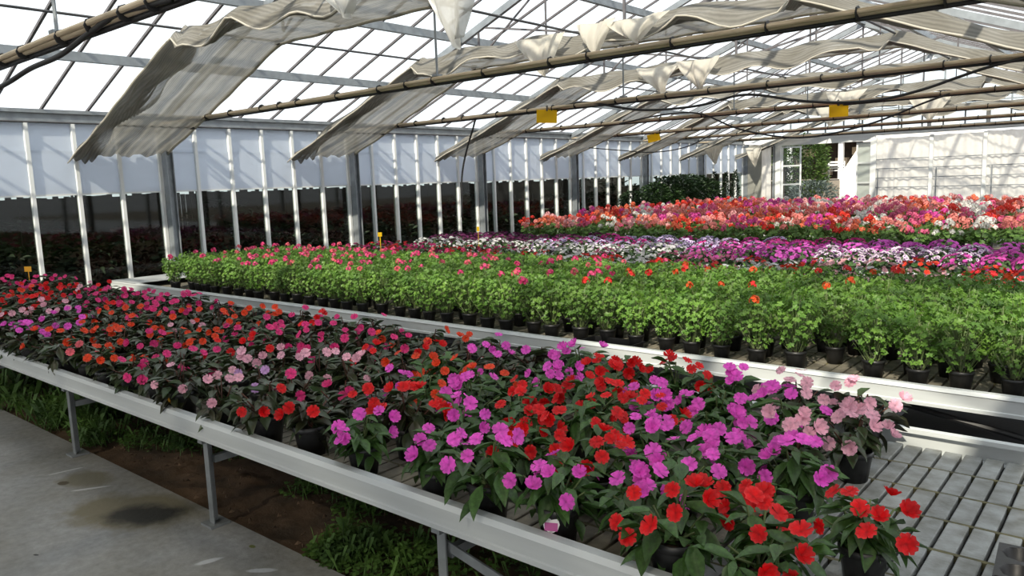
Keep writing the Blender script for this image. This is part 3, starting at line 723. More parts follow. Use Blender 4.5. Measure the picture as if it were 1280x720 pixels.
def frame_to(p, d, up, s):
    # matrix with +Y along d, +Z near up
    d = d.normalized(); x = d.cross(up)
    if x.length < 1e-4: x = Vector((1, 0, 0))
    x.normalize(); z = x.cross(d)
    return Matrix(((x.x * s, d.x * s, z.x * s, p.x), (x.y * s, d.y * s, z.y * s, p.y), (x.z * s, d.z * s, z.z * s, p.z), (0, 0, 0, 1)))
def face_to(p, n, s, spin=0.0):
    q = n.normalized().to_track_quat('Z', 'Y').to_matrix().to_4x4()
    return Matrix.Translation(p) @ q @ Matrix.Rotation(spin, 4, 'Z') @ Matrix.Scale(s, 4)
class Acc:
    # gathers transformed copies of small shapes into one mesh
    def __init__(s): s.v = []; s.f = []; s.r = []; s.n = 0
    def put(s, v, f, M4, rad=None):
        A = np.array(M4); s.v.append(np.asarray(v) @ A[:3, :3].T + A[:3, 3]); s.f += [tuple(i + s.n for i in q) for q in f]
        s.r += list(rad) if rad is not None else [0.6] * len(v); s.n += len(v)
    def mesh(s, name, mt, smooth=False, rad=False):
        m_ = MB(); m_.v = np.concatenate(s.v).tolist(); m_.f = s.f; m_.mi = [0] * len(s.f)
        return m_.mesh(name, mt, smooth, s.r if rad else None)
def stalk(acc, a, b, r):
    m_ = MB().tube([a, b], [r, r * .7], 3, False); acc.put(np.array(m_.v), m_.f, Matrix.Identity(4))

# ---- impatiens
def imp_variant(seed, mt, nl=74):
    rg = random.Random(seed); leaves = []; st = Acc(); fl = []
    nst = 9; tips = []
    for k in range(nst):
        a = 2 * math.pi * k / nst * 1.0 + rg.uniform(-.3, .3); rr = (.03 if k < 3 else .085) * rg.uniform(.8, 1.25)
        tip = Vector((rr * math.cos(a), rr * math.sin(a), rg.uniform(.20, .245) if k < 3 else rg.uniform(.155, .215))); tips.append(tip)
        stalk(st, Vector((rg.uniform(-.012, .012), rg.uniform(-.012, .012), .10)), tip, .0045)
    for i in range(nl):
        tip = tips[i % nst]; lay = i // nst
        a = rg.uniform(0, 6.283) if lay % 3 else math.atan2(tip.y, tip.x) + rg.uniform(-.8, .8)
        out = Vector((math.cos(a), math.sin(a), 0))
        pos = tip - Vector((0, 0, .012 * lay + rg.uniform(0, .012))) - Vector((tip.x, tip.y, 0)) * (.07 * lay)
        el = rg.uniform(-.15, .45) if lay < 2 else rg.uniform(-.8, .1)
        d = out * math.cos(el) + Vector((0, 0, math.sin(el))); s = rg.uniform(.066, .105) * (.75 if lay == 0 else 1)
        leaves.append((frame_to(pos, d, Vector((rg.uniform(-.3, .3), rg.uniform(-.3, .3), 1)), s), rg.randrange(3)))
    for i in range(16):
        a = rg.uniform(0, 6.283); el = rg.uniform(.12, 1.45); rad = rg.uniform(.90, 1.08)
        n = Vector((math.cos(a) * math.cos(el), math.sin(a) * math.cos(el), math.sin(el)))
        p = Vector((n.x * .145 * rad, n.y * .145 * rad, .135 + n.z * .125 * rad))
        fl.append((p, n))
    ac = Acc()
    for M4, k in leaves: ac.put(LV[mt][k][1], LV[mt][k][2], M4)
    bud = Acc()
    return dict(leaves=leaves, joined=ac.mesh('foliage', mt, True), stems=st.mesh('stems', 'stem' if mt == 'leaf_green' else 'stem_red', True), fl=fl, mt=mt)
IMP = {mt: [imp_variant(100 + 7 * k + (50 if mt == 'leaf_bronze' else 0), mt) for k in range(5)] for mt in ('leaf_green', 'leaf_bronze')}
PC = {'R': (.78, .003, .006), 'M': (.92, .10, .66), 'O': (.86, .060, .012), 'H': (.80, .035, .22), 'P': (.92, .46, .58), 'L': (.72, .40, .78), 'C': (.88, .14, .18)}
CN = {'R': 'red', 'M': 'magenta', 'O': 'orange-red', 'H': 'hot pink', 'P': 'pale pink', 'L': 'lilac', 'C': 'coral'}
SEEDS = [(-0.96, 1.81, 'R'), (-0.79, 1.68, 'R'), (-0.77, 1.94, 'R'), (-0.72, 2.05, 'R'), (-0.63, 1.59, 'R'), (-0.48, 1.9, 'R'), (-0.96, 1.95, 'R'), (-0.48, 1.65, 'R'), (-1.23, 1.72, 'M'), (-1.47, 1.72, 'M'), (-1.19, 1.6, 'M'), (-1.25, 1.8, 'M'), (-1.84, 1.75, 'M'), (-1.67, 1.72, 'M'), (-1.73, 1.88, 'M'), (-1.55, 1.8, 'M'), (-2.12, 1.71, 'M'), (-2.21, 1.9, 'M'), (-2.36, 2.24, 'M'), (-2.23, 2.33, 'M'), (-1.11, 2.14, 'M'), (-0.95, 2.21, 'M'), (-1.34, 2.24, 'M'), (-1.32, 2.49, 'M'), (-1.15, 2.48, 'M'), (-1.12, 2.89, 'M'), (-1.35, 2.89, 'M'), (-1.57, 2.75, 'M'), (-1.77, 2.75, 'M'), (-2.5, 2.92, 'M'), (-2.21, 2.88, 'M'), (-1.95, 2.59, 'R'), (-1.79, 2.18, 'R'), (-1.54, 2.0, 'R'), (-1.41, 1.99, 'R'), (-1.64, 2.28, 'R'), (-1.6, 2.44, 'R'), (-1.96, 2.5, 'R'), (-2.23, 2.49, 'R'), (-1.94, 2.82, 'R'), (-1.64, 3.01, 'R'), (-2.49, 2.55, 'O'), (-2.45, 2.03, 'R'), (-2.52, 1.91, 'R'), (-2.61, 2.26, 'O'), (-0.99, 2.97, 'P'), (-0.83, 2.82, 'P'), (-0.9, 2.64, 'P'), (-2.8, 1.75, 'R'), (-2.98, 1.78, 'R'), (-2.5, 1.75, 'R'), (-3.22, 1.75, 'P'), (-3.8, 1.8, 'P'), (-3.4, 1.75, 'P'), (-3.87, 2.1, 'P'), (-3.59, 2.27, 'P'), (-3.36, 2.08, 'L'), (-3.37, 2.18, 'P'), (-4.2, 1.75, 'H'), (-4.9, 1.75, 'C'), (-4.5, 1.75, 'O'), (-5.09, 1.93, 'O'), (-4.61, 1.92, 'O'), (-5.12, 2.4, 'O'), (-5.28, 2.68, 'O'), (-5.27, 2.89, 'O'), (-5.11, 3.06, 'O'), (-6.33, 2.79, 'H'), (-7.11, 2.93, 'H'), (-8.55, 3.21, 'R'), (-9.03, 2.99, 'H'), (-6.26, 2.16, 'M'), (-6.96, 2.23, 'P'), (-6.23, 1.78, 'M'), (-7.39, 2.25, 'R'), (-8.14, 2.42, 'R'), (-6.11, 2.45, 'O'), (-5.74, 2.64, 'H'), (-5.94, 2.99, 'H'), (-4.5, 2.57, 'H'), (-4.36, 2.66, 'H'), (-4.16, 2.76, 'H'), (-3.74, 2.7, 'H'), (-3.61, 2.78, 'H'), (-3.58, 2.52, 'H'), (-3.04, 2.18, 'H'), (-3.31, 2.43, 'P'), (-3.12, 2.55, 'O'), (-3.44, 2.87, 'O'), (-3.33, 2.67, 'R'), (-3.08, 2.36, 'P'), (-3.42, 1.94, 'H'), (-3.99, 2.03, 'H'), (-4.56, 2.23, 'O'), (-4.8, 2.09, 'H')]
BED = .486
camp = Vector((0, 0, 1.6))
def imp_plant(x, y, row, n, rg):
    c = min(SEEDS, key=lambda s: (s[0] - x) ** 2 + ((s[1] - y) * 1.3) ** 2)[2]
    if rg.random() < .07 and x < -2.4: c = rg.choice('ROHPM')
    mt = 'leaf_bronze' if x < -2.55 + .25 * math.sin(y * 7) or c == 'P' and x > -1.2 else 'leaf_green'
    V = rg.choice(IMP[mt]); dist = (Vector((x, y, .7)) - camp).length
    rz = rg.uniform(0, 6.28); s = rg.uniform(.98, 1.16)
    e = empty('impatiens_plant', (x, y, BED), rz, s)
    tag(e, '%s impatiens in black pot, %s pot from slatted end, %s row from front rail' % (CN[c], ordn(n), ordn(row)), 'flower', 'potted impatiens on the near bench')
    inst('pot', POT, e); inst('soil', SOIL, e); inst('stems', V['stems'], e, kind='stuff')
    if dist < 3.1:
        for M4, k in V['leaves']: inst('leaf', LV[mt][k][0], e, M4)
    else: inst('foliage', V['joined'], e, kind='stuff')
    base = PC[c]; nf = rg.randint(8, 12) if x > -2.4 else rg.randint(3, 5)
    if c in 'R' and x > -1.2: nf = rg.randint(8, 11)
    toc = Vector((-x, -y, .9)).normalized(); toc.rotate(Euler((0, 0, -rz)))
    cand = sorted(V['fl'], key=lambda q: -(q[1].dot(toc) + rg.uniform(-.55, .55)))
    for p, nrm in cand[:nf]:
        dn = (nrm * .65 + Vector((0, 0, .12)) + toc * .55 + Vector((rg.gauss(0, .28), rg.gauss(0, .28), rg.gauss(0, .2))))
        j = rg.uniform(.86, 1.14); cc = tuple(min(1, ch * j) for ch in base)
        inst('blossom', rg.choice(BLO), e, face_to(p, dn, rg.uniform(.023, .0305) * (1 if x > -2.4 else .93) / s, rg.uniform(0, 6.28)), (*cc, 1))
    return e
rg = random.Random(77)
FRONT = [(.735, 1.80), (.975, 1.80), (1.135, 1.90), (1.376, 1.80), (1.665, 1.80), (1.915, 1.80), (2.33, 1.81), (2.70, 1.825), (2.98, 1.795), (3.37, 1.80), (3.74, 1.79)]
l = 4.02
while l < 9.9: FRONT.append((l, 1.80 + rg.uniform(-.02, .02))); l += rg.uniform(.26, .33)
PLANTS = []
for n, (l, y) in enumerate(FRONT): PLANTS.append((imp_plant(-l, y, 1, n + 1, rg), l, y))
for r_, (y, l0) in enumerate(((2.06, .56), (2.32, .84), (2.58, .93), (2.84, .80), (3.10, .86))):
    l = l0; n = 1
    while l < 9.95:
        imp_plant(-l, y + rg.uniform(-.03, .03), r_ + 2, n, rg); l += rg.uniform(.25, .31); n += 1
# printed plastic pot labels
def pot_label(x, y, lab, two=True):
    e = empty('pot_label', (x, y - .064, BED + .085)); tag(e, lab, 'label', 'plant labels stuck in pots')
    e.rotation_euler = (R(-14), 0, R(25))
    m_ = MB(); n = 10
    v = [(.026 * math.cos(k * 2 * math.pi / n), 0, .026 * math.sin(k * 2 * math.pi / n)) for k in range(n)]; v2 = [(a, -.002, c) for a, b_, c in v]
    m_.add(v + v2, [tuple(range(n)), tuple(reversed(range(n, 2 * n)))] + [(k, k + n, (k + 1) % n + n, (k + 1) % n) for k in range(n)])
    inst('card', m_.mesh('card', 'label_white'), e)
    inst('print', MB().box(-.02, .02, -.0035, -.0022, -.02, .004).mesh('print', 'label_pink'), e)
    inst('stake', MB().box(-.004, .004, -.002, .0, -.07, -.02).mesh('stake', 'label_white'), e)
pot_label(-1.355, 1.80, 'round white and pink label on the fourth front pot'); pot_label(-1.115, 1.895, 'round white and pink label on the third front pot')
e = empty('pot_label', (-3.74, 1.715, BED + .09)); tag(e, 'small orange triangular tag on a front pot below pale pink flowers', 'label', 'plant labels stuck in pots')
inst('card', MB().add([(-.022, 0, -.012), (.022, 0, -.012), (0, 0, .024), (-.022, .002, -.012), (.022, .002, -.012), (0, .002, .024)], [(0, 1, 2), (5, 4, 3), (0, 3, 4, 1), (1, 4, 5, 2), (2, 5, 3, 0)]).mesh('card', 'tag_orange'), e)
# yellow tags on stakes
def stake_tag(x, y, z, w_, h_, label, mt='yellow'):
    e = empty('stake_tag', (x, y, BED)); tag(e, label, 'tag', 'coloured tags on stakes among the plants')
    e.rotation_euler = (0, 0, R(35))
    inst('card', MB().box(-w_ / 2, w_ / 2, -.002, .002, z - BED - h_, z - BED).mesh('card', mt), e)
    inst('stake', MB().box(-.005, .005, .002, .006, 0, z - BED - h_ * .3).mesh('stake', mt), e)

# ---- leafy green pelargoniums on bench two
lvP, lfP = disc_leaf(5, .62); lvG, lfG = disc_leaf(6, .86)
def green_variant(seed):
    rg = random.Random(seed); ac = Acc(); st = Acc(); tops = []
    for i in range(250):
        h = rg.random() ** .6; a = rg.uniform(0, 6.283); z = .115 + h * .265
        rmax = .075 + .062 * math.sin(min(1, h * 1.15) * math.pi * .62); r = rmax * math.sqrt(rg.uniform(.25, 1))
        p = Vector((r * math.cos(a), r * math.sin(a), z + rg.uniform(-.015, .03) + .02 * (1 - r / rmax)))
        n = Vector((math.cos(a) * .8 * r / rmax, math.sin(a) * .8 * r / rmax, .75)) + Vector((rg.gauss(0, .35), rg.gauss(0, .35), rg.gauss(0, .2)))
        ac.put(lvP, lfP, face_to(p, n, rg.uniform(.013, .024), rg.uniform(0, 6.28)))
        if i % 3 == 0: stalk(st, Vector((p.x * .35, p.y * .35, max(.1, p.z - .12))), p, .0022)
    for k in range(5):
        a = rg.uniform(0, 6.28); stalk(st, Vector((0, 0, .09)), Vector((.05 * math.cos(a), .05 * math.sin(a), .33)), .004)
    for k in range(3):
        a = rg.uniform(0, 6.28); r = rg.uniform(.0, .09); tops.append(Vector((r * math.cos(a), r * math.sin(a), rg.uniform(.40, .44))))
        stalk(st, Vector((r * .4, 0, .3)), tops[-1], .0022)
    return dict(fol=ac.mesh('foliage', 'leaf_bright'), st=st.mesh('stems', 'stem'), tops=tops)
GRN = [green_variant(300 + k) for k in range(6)]
def head_shape(seed, n, r, fr):
    rg = random.Random(seed); ac = Acc(); bv, bf, br = blossom('floret', 'petal', 1, 5, .9, .1, seed)
    # plain five-petal florets
    fv = [(0, 0, 0)] + [(math.cos(k * 2 * math.pi / 10) * (1 if k % 2 == 0 else .72), math.sin(k * 2 * math.pi / 10) * (1 if k % 2 == 0 else .72), .1) for k in range(10)]
    ff = [(0, 1 + k, 1 + (k + 1) % 10) for k in range(10)]
    for k in range(n):
        z = 1 - 1.35 * (k + .5) / n; a = k * 2.4 + rg.uniform(-.3, .3); q = math.sqrt(max(0, 1 - z * z))
        nn = Vector((q * math.cos(a), q * math.sin(a), z)); ac.put(fv, ff, face_to(nn * r * rg.uniform(.88, 1.08), nn + Vector((rg.gauss(0, .2), rg.gauss(0, .2), .1)), fr, rg.uniform(0, 6.28)), [.05] + [.8] * 10)
    return ac
HEAD_S = [head_shape(k, 9, .024, .015).mesh('flower_head', 'petal', False, True) for k in range(3)]
rg = random.Random(21)
for r_ in range(7):
    y = 4.28 + .265 * r_; l = .30 + (.1 if r_ % 2 else 0); n = 1
    while l < 9.05:
        gap = (r_ == 0 and 1.34 < l < 1.56)
        if not gap:
            x = -l + rg.uniform(-.025, .025); V = rg.choice(GRN); s = rg.uniform(.88, 1.0); rz = rg.uniform(0, 6.28)
            e = empty('leafy_pelargonium', (x, y + rg.uniform(-.04, .04), BED), rz, s)
            tag(e, 'leafy green plant in black pot, %s from slatted end, %s row of second bench' % (ordn(n), ordn(r_ + 1)), 'plant', 'leafy green pot plants on the second bench')
            inst('pot', POT2, e); inst('soil', SOIL2, e); inst('foliage', V['fol'], e, kind='stuff'); inst('stems', V['st'], e, kind='stuff')
            pr = .09 if l < 3 else (.18 if l < 5.5 else .40)
            if r_ == 0: pr *= .6
            for tp in V['tops']:
                if rg.random() < pr:
                    c = rg.choice([(.8, .1, .02), (.82, .03, .03)]) if l < 3.2 else rg.choice([(.82, .10, .26), (.85, .14, .20), (.80, .06, .22)])
                    inst('flower_head', rg.choice(HEAD_S), e, face_to(tp, Vector((0, 0, 1)), rg.uniform(.8, 1.25)), (*c, 1))
        n += 1; l += rg.uniform(.195, .225)
# empty pots in a carry tray at the front of bench two
e = empty('carry_tray', (-2.72, 4.19, BED)); tag(e, 'shallow black plastic carry tray among the front green plants', 'tray')
inst('body', MB().box(-.19, .19, -.08, -.074, .0, .055).box(-.19, .19, .074, .08, 0, .055).box(-.19, -.184, -.074, .074, 0, .055).box(.184, .19, -.074, .074, 0, .055).box(-.184, .184, -.074, .074, 0, .006).mesh('body', 'pot'), e)
inst('rim', MB().box(-.2, .2, -.09, -.08, .048, .056).box(-.2, .2, .08, .09, .048, .056).box(-.2, -.19, -.08, .08, .048, .056).box(.19, .2, -.08, .08, .048, .056).mesh('rim', 'pot'), e)

# ---- low mixed flowers behind, petunias, geraniums
def mound_variant(seed, mt_leaf, r, z0, h, nleaf, lsize, nfl, fsize, petal, shape=(lvG, lfG)):
    rg = random.Random(seed); ac = Acc(); fl = Acc()
    bv, bf, br = blossom('f', petal, 1, 5, .93, .35, seed)
    for i in range(nleaf):
        a = rg.uniform(0, 6.283); el = math.asin(rg.uniform(-.1, 1)); n = Vector((math.cos(a) * math.cos(el), math.sin(a) * math.cos(el), math.sin(el)))
        q = rg.uniform(.6, .98); ac.put(shape[0], shape[1], face_to(Vector((n.x * r * q, n.y * r * q, z0 + n.z * h * q)), n + Vector((rg.gauss(0, .4), rg.gauss(0, .4), .4)), lsize * rg.uniform(.7, 1.2), rg.uniform(0, 6.28)))
    for i in range(nfl):
        a = rg.uniform(0, 6.283); el = math.asin(rg.uniform(.05, 1)); n = Vector((math.cos(a) * math.cos(el), math.sin(a) * math.cos(el), math.sin(el)))
        fl.put(bv, bf, face_to(Vector((n.x * r, n.y * r, z0 + n.z * h)) * 1.0, n + Vector((rg.gauss(0, .3), rg.gauss(0, .3) - .1, .2)), fsize * rg.uniform(.8, 1.15), rg.uniform(0, 6.28)), br)
    return ac.mesh('foliage', mt_leaf), fl.mesh('blossoms', petal, False, True)
PET = {p: [mound_variant(400 + k, 'leaf_pet', .17, .10, .14, 44, .024, 46, .0225, p) for k in range(3)] for p in ('petal', 'petal_rim')}
LOW = [mound_variant(430 + k, 'leaf_green', .16, .10, .13, 56, .024, 24, .022, 'petal') for k in range(3)]
def mound(name, V, x, y, c, label, cat, group, rg, s=1.0):
    e = empty(name, (x, y, BED), rg.uniform(0, 6.28), s * rg.uniform(.9, 1.1)); tag(e, label, cat, group)
    inst('pot', POT2, e); inst('foliage', V[0], e, kind='stuff'); j = rg.uniform(.88, 1.1)
    inst('blossoms', V[1], e, None, (*[min(1, q * j) for q in c], 1), kind='stuff')
rg = random.Random(31)
for r_ in range(3):
    l = .5; n = 1
    while l < 9.4:
        k = rg.random()
        if l < 2.6: c, nm = rg.choice([((.82, .05, .02), 'red'), ((.85, .45, .5), 'pale pink'), ((.88, .85, .85), 'white'), ((.75, .02, .03), 'red')])
        elif l < 6.5: c, nm = rg.choice([((.88, .86, .86), 'white'), ((.80, .04, .03), 'red'), ((.85, .22, .40), 'pink'), ((.88, .86, .86), 'white')])
        else: c, nm = rg.choice([((.80, .05, .25), 'pink'), ((.88, .86, .86), 'white'), ((.80, .03, .04), 'red'), ((.62, .05, .22), 'pink')])
        mound('bedding_plant', rg.choice(LOW), -l, 6.68 + .5 * r_ + rg.uniform(-.05, .05), c, 'low %s bedding plant, %s along and %s row behind the leafy greens' % (nm, ordn(n), ordn(r_ + 1)), 'flower', 'low bedding plants behind the leafy greens', rg, 1.15)
        l += rg.uniform(.27, .33); n += 1
for r_ in range(5):
    l = .55; n = 1
    while l < 9.5:
        t = l + .3 * rg.uniform(-1, 1) + .25 * r_
        if r_ == 0 and 1.62 < l < 2.0: l += .3; n += 1; continue
        if t < 1.9: p, c, nm = 'petal', (.74, .09, .50), 'magenta'
        elif t < 3.1 and r_ < 3: p, c, nm = 'petal_rim', (.86, .72, .86), 'white-rimmed purple'
        elif t < 3.9: p, c, nm = 'petal', (.72, .12, .60), 'mauve'
        elif t < 4.6: p, c, nm = ('petal', (.70, .03, .30), 'crimson') if r_ > 2 else ('petal', (.80, .12, .55), 'pink')
        elif t < 7.6 and r_ in (1, 2, 3, 4): p, c, nm = ('petal_rim', (.74, .62, .88), 'lavender') if r_ % 2 or rg.random() < .4 else ('petal', (.68, .03, .32), 'crimson')
        elif t < 7.4: p, c, nm = 'petal', (.86, .84, .86), 'white'
        elif r_ == 0: p, c, nm = 'petal', (.88, .87, .87), 'white'
        else: p, c, nm = 'petal', (.17, .02, .11), 'dark purple'
        mound('petunia_plant', rg.choice(PET[p]), -l, 8.68 + .32 * r_ + rg.uniform(-.05, .05), c, '%s petunia, %s along in %s row of the trumpet flower bench' % (nm, ordn(n), ordn(r_ + 1)), 'flower', 'petunias on the trumpet flower bench', rg, 1.05)
        l += rg.uniform(.29, .35); n += 1
def ger_variant(seed):
    rg = random.Random(seed); ac = Acc(); st = Acc(); hd = Acc()
    sh = head_shape(seed, 16, 1.0, .48); sv = np.concatenate(sh.v)
    for i in range(85):
        a = rg.uniform(0, 6.283); h = rg.random(); r = (.09 + .09 * math.sin(h * 2.6)) * math.sqrt(rg.uniform(.2, 1))
        ac.put(lvG, lfG, face_to(Vector((r * math.cos(a), r * math.sin(a), .11 + .20 * h)), Vector((math.cos(a) * .6, math.sin(a) * .6, .8)) + Vector((rg.gauss(0, .3), rg.gauss(0, .3), 0)), rg.uniform(.026, .04), rg.uniform(0, 6.28)))
    for i in range(8):
        a = rg.uniform(0, 6.283); r = .17 * math.sqrt(rg.random()); p = Vector((r * math.cos(a), r * math.sin(a), rg.uniform(.33, .50) - r * .5))
        stalk(st, Vector((r * .3 * math.cos(a), r * .3 * math.sin(a), .2)), p, .003)
        hd.put(sv, sh.f, Matrix.Translation(p) @ Matrix.Rotation(rg.uniform(0, 6), 4, 'Z') @ Matrix.Scale(rg.uniform(.034, .048), 4), sh.r)
    return ac.mesh('foliage', 'leaf_ger'), st.mesh('stems', 'stem'), hd.mesh('flower_heads', 'petal', False, True)
GER = [ger_variant(500 + k) for k in range(6)]
rg = random.Random(43)
GC = [((.94, .30, .27), 'salmon', 5), ((.95, .46, .48), 'soft pink', 5), ((.84, .05, .03), 'scarlet', 4), ((.88, .86, .82), 'white', 3), ((.80, .08, .42), 'magenta', 3), ((.90, .20, .10), 'coral', 3), ((.82, .14, .30), 'rose', 3)]
bag = [k for k, g_ in enumerate(GC) for _ in range(g_[2])]
for r_ in range(12):
    y = 10.98 + .52 * (r_ % 3) + 2.05 * (r_ // 3); l = 1.05 + y * .03; n = 1
    while l < 9.3 - (.25 if r_ == 0 else 0):
        c, nm, _ = GC[rg.choice(bag)]
        if l < 3.3 and rg.random() < .18: c, nm, _ = GC[3]
        V = rg.choice(GER); e = empty('geranium_plant', (-l, y + rg.uniform(-.08, .08), BED), rg.uniform(0, 6.28), rg.uniform(.98, 1.16) * (1.03 if r_ > 2 else .95))
        tag(e, '%s geranium, %s from the curtain side in %s row of the massed geraniums' % (nm, ordn(n), ordn(r_ + 1)), 'flower', 'massed geraniums on the rear benches')
        inst('pot', POT2, e); inst('foliage', V[0], e, kind='stuff'); inst('stems', V[1], e, kind='stuff'); j = rg.uniform(.9, 1.1)
        inst('flower_heads', V[2], e, None, (*[min(1, q * j) for q in c], 1), kind='stuff')
        l += rg.uniform(.29, .36); n += 1

# ---- hedge shrubs and conifers by the side wall
def bush_variant(seed, mt, n, rx, rz_, lsize, taper=0.0, spiky=False):
    rg = random.Random(seed); ac = Acc()
    lv, lf = LV['leaf_green'][0][1], LV['leaf_green'][0][2]
    for i in range(n):
        a = rg.uniform(0, 6.283); z = rg.uniform(0, 1); pr = math.sqrt(max(0, 1 - (2 * z - 1) ** 4)) * (1 - taper * z) ; r = rx * pr * math.sqrt(rg.uniform(.35, 1)) * (1 + .12 * math.sin(5 * a + 7 * z))
        p = Vector((r * math.cos(a), r * math.sin(a), z * rz_)); d = Vector((math.cos(a), math.sin(a), rg.uniform(-.3, 1.0 if not spiky else 1.8)))
        ac.put(lv, lf, frame_to(p, d, Vector((rg.gauss(0, .5), rg.gauss(0, .5), 1)), lsize * rg.uniform(.6, 1.3)))
    return ac.mesh('foliage', mt, True)
HEDGE = [bush_variant(600 + k, 'leaf_hedge', 1800, .38, 1.08, .085) for k in range(3)]
CONI = [bush_variant(610 + k, 'leaf_hedge', 600, .20, 1.3, .07, .85, True) for k in range(2)]
BIGPOT = potmesh(.19, .15, .34)
trunkm = MB().tube([(0, 0, .25), (.01, 0, .8)], .018, 6).mesh('trunk', 'bark')
rg = random.Random(51)
HN = ['beside the last clear wall pane', 'second along the wall', 'third along the wall', 'fourth along the wall', 'fifth along the wall', 'sixth along the wall', 'seventh along the wall', 'eighth along the wall']
for k in range(8):
    y = 16.5 + .56 * k; s = (.86, .8, .98, 1.08, 1.1, 1.1, 1.08, 1.0)[k]
    e = empty('hedge_shrub', (-10.0 + rg.uniform(-.05, .05), y, 0), rg.uniform(0, 6), s); tag(e, 'dense dark green potted shrub, %s' % HN[k], 'shrub', 'potted shrubs beside the side wall')
    inst('pot', BIGPOT, e); inst('trunk', trunkm, e); inst('foliage', HEDGE[k % 3], e, T(0, 0, .38), kind='stuff')
for k, (y, s, lab) in enumerate(((21.0, 1.0, 'slim dark conifer in pot next to the dense shrubs'), (21.75, .98, 'slim dark conifer in pot between two others'), (22.4, 1.03, 'slim dark conifer in pot closest to the gable wall'))):
    e = empty('potted_conifer', (-10.0, y, 0), k, s); tag(e, lab, 'conifer', 'slim conifers near the gable wall')
    inst('pot', BIGPOT, e); inst('trunk', trunkm, e); inst('foliage', CONI[k % 2], e, T(0, 0, .36), kind='stuff')

# ================================================================== HOSES, TRAPS, TRAY
def hose(pts, r, label, mt='rubber'):
    o = inst('hose', MB().tube(spline(pts, 8), r, 6).mesh('hose', mt, True)); tag(o, label, 'hose', 'hoses and cables slung under the roof'); return o
hose([(-8.0, 8.3, 1.1), (-7.95, 8.3, 1.77), (-7.72, 8.3, 2.34), (-7.55, 8.3, 2.55), (-6.96, 8.3, 2.525), (-6.26, 8.3, 2.53), (-5.75, 8.3, 2.575), (-4.93, 8.3, 2.41), (-4.19, 8.3, 2.39), (-3.6, 8.3, 2.46), (-3.0, 8.3, 2.34), (-2.55, 8.3, 2.28), (-2.17, 8.3, 2.28), (-1.83, 8.3, 2.335), (-1.54, 8.3, 2.415), (-1.29, 8.3, 2.48), (-1.0, 8.3, 2.53)], .014, 'long black hose sagging along the second tie and hanging by the wall')
hose([(-7.2, 11.45, 2.52), (-6.4, 11.45, 2.6), (-5.73, 11.45, 2.57), (-5.08, 11.45, 2.29), (-4.38, 11.45, 2.117), (-3.85, 11.45, 2.097), (-3.24, 11.45, 2.2), (-2.86, 11.45, 2.31), (-2.5, 11.45, 2.44), (-2.2, 11.45, 2.53)], .014, 'black hose drooping in a wide loop below the third tie')
hose([(-7.6, 1.95, 2.35), (-6.21, 1.9, 2.374), (-5.62, 1.9, 2.426), (-5.11, 1.9, 2.445), (-4.66, 1.9, 2.509), (-4.26, 1.9, 2.55), (-3.7, 1.9, 2.523)], .016, 'black hose slung under the tie nearest the walkway')
hose([(-10.0, 14.6, 2.3), (-9.2, 14.7, 2.2), (-8.4, 14.7, 2.12), (-7.6, 14.7, 2.2), (-6.9, 14.75, 2.5)], .012, 'thin cable drooping near the side wall on the fourth tie')
def trap(x, y, ztop, rz, tilt, label):
    e = empty('sticky_trap', (x, y, ztop)); tag(e, label, 'insect trap', 'yellow sticky traps hanging under the roof')
    e.rotation_euler = (R(4), R(tilt), R(rz))
    inst('card', MB().box(-.135, .135, -.0015, .0015, -.19, -.02).mesh('card', 'yellow'), e)
    inst('clip', MB().box(-.012, .012, -.006, .006, -.035, .035).mesh('clip', 'wire'), e)
trap(-6.3, 8.24, 2.545, 38, 3, 'yellow sticky trap closest to the side wall panels'.replace('closest to the side wall panels', 'hanging from the second tie'))
trap(-8.42, 14.7, 2.53, 38, -12, 'tilted yellow sticky trap hanging low near the side wall')
trap(-3.6, 11.5, 2.54, 38, -2, 'yellow sticky trap hanging before the gable wall')
stake_tag(-9.95, 3.1, .83, .085, .06, 'orange tag on a stake at the far corner of the near bench', 'tag_orange')
stake_tag(-7.1, 5.95, 1.06, .05, .05, 'small yellow tag rising above the leafy greens')
stake_tag(-8.1, 8.75, .93, .04, .07, 'small yellow tag above the white flowers')
# cell tray on the empty slats
e = empty('cell_tray', (-.27, 2.34, BED), R(4)); tag(e, 'black plastic tray with round cells on the empty slats', 'tray')
m_ = MB(); nx, ny, cr = 4, 2, .036
m_.box(-.02, .40, -.12, -.115, .03, .055).box(-.02, -.015, -.115, .10, .03, .055)
inst('deck', m_.mesh('deck', 'pot'), e)
for j in range(2):
    for i in range(4):
        cx, cy = .035 + .1 * i, -.065 + .11 * j
        q = MB().lathe([(.001, .004), (.032, .004), (.042, .05), (.046, .055)], 12); inst('cell', q.mesh('cell', 'pot', True), e, T(cx, cy, 0))
top = MB()
for j in range(2):
    for i in range(4):
        cx, cy = .035 + .1 * i, -.065 + .11 * j; sq = [(cx + .05 * a, cy + .055 * b_) for a, b_ in ((1, 0), (1, 1), (0, 1), (-1, 1), (-1, 0), (-1, -1), (0, -1), (1, -1))]
        n = 8; v = [(x_, y_, .055) for x_, y_ in sq] + [(cx + .045 * math.cos(k * math.pi / 4), cy + .045 * math.sin(k * math.pi / 4), .055) for k in range(8)]
        top.add(v, [(k, (k + 1) % 8, (k + 1) % 8 + 8, k + 8) for k in range(8)])
inst('web', top.mesh('web', 'pot'), e)

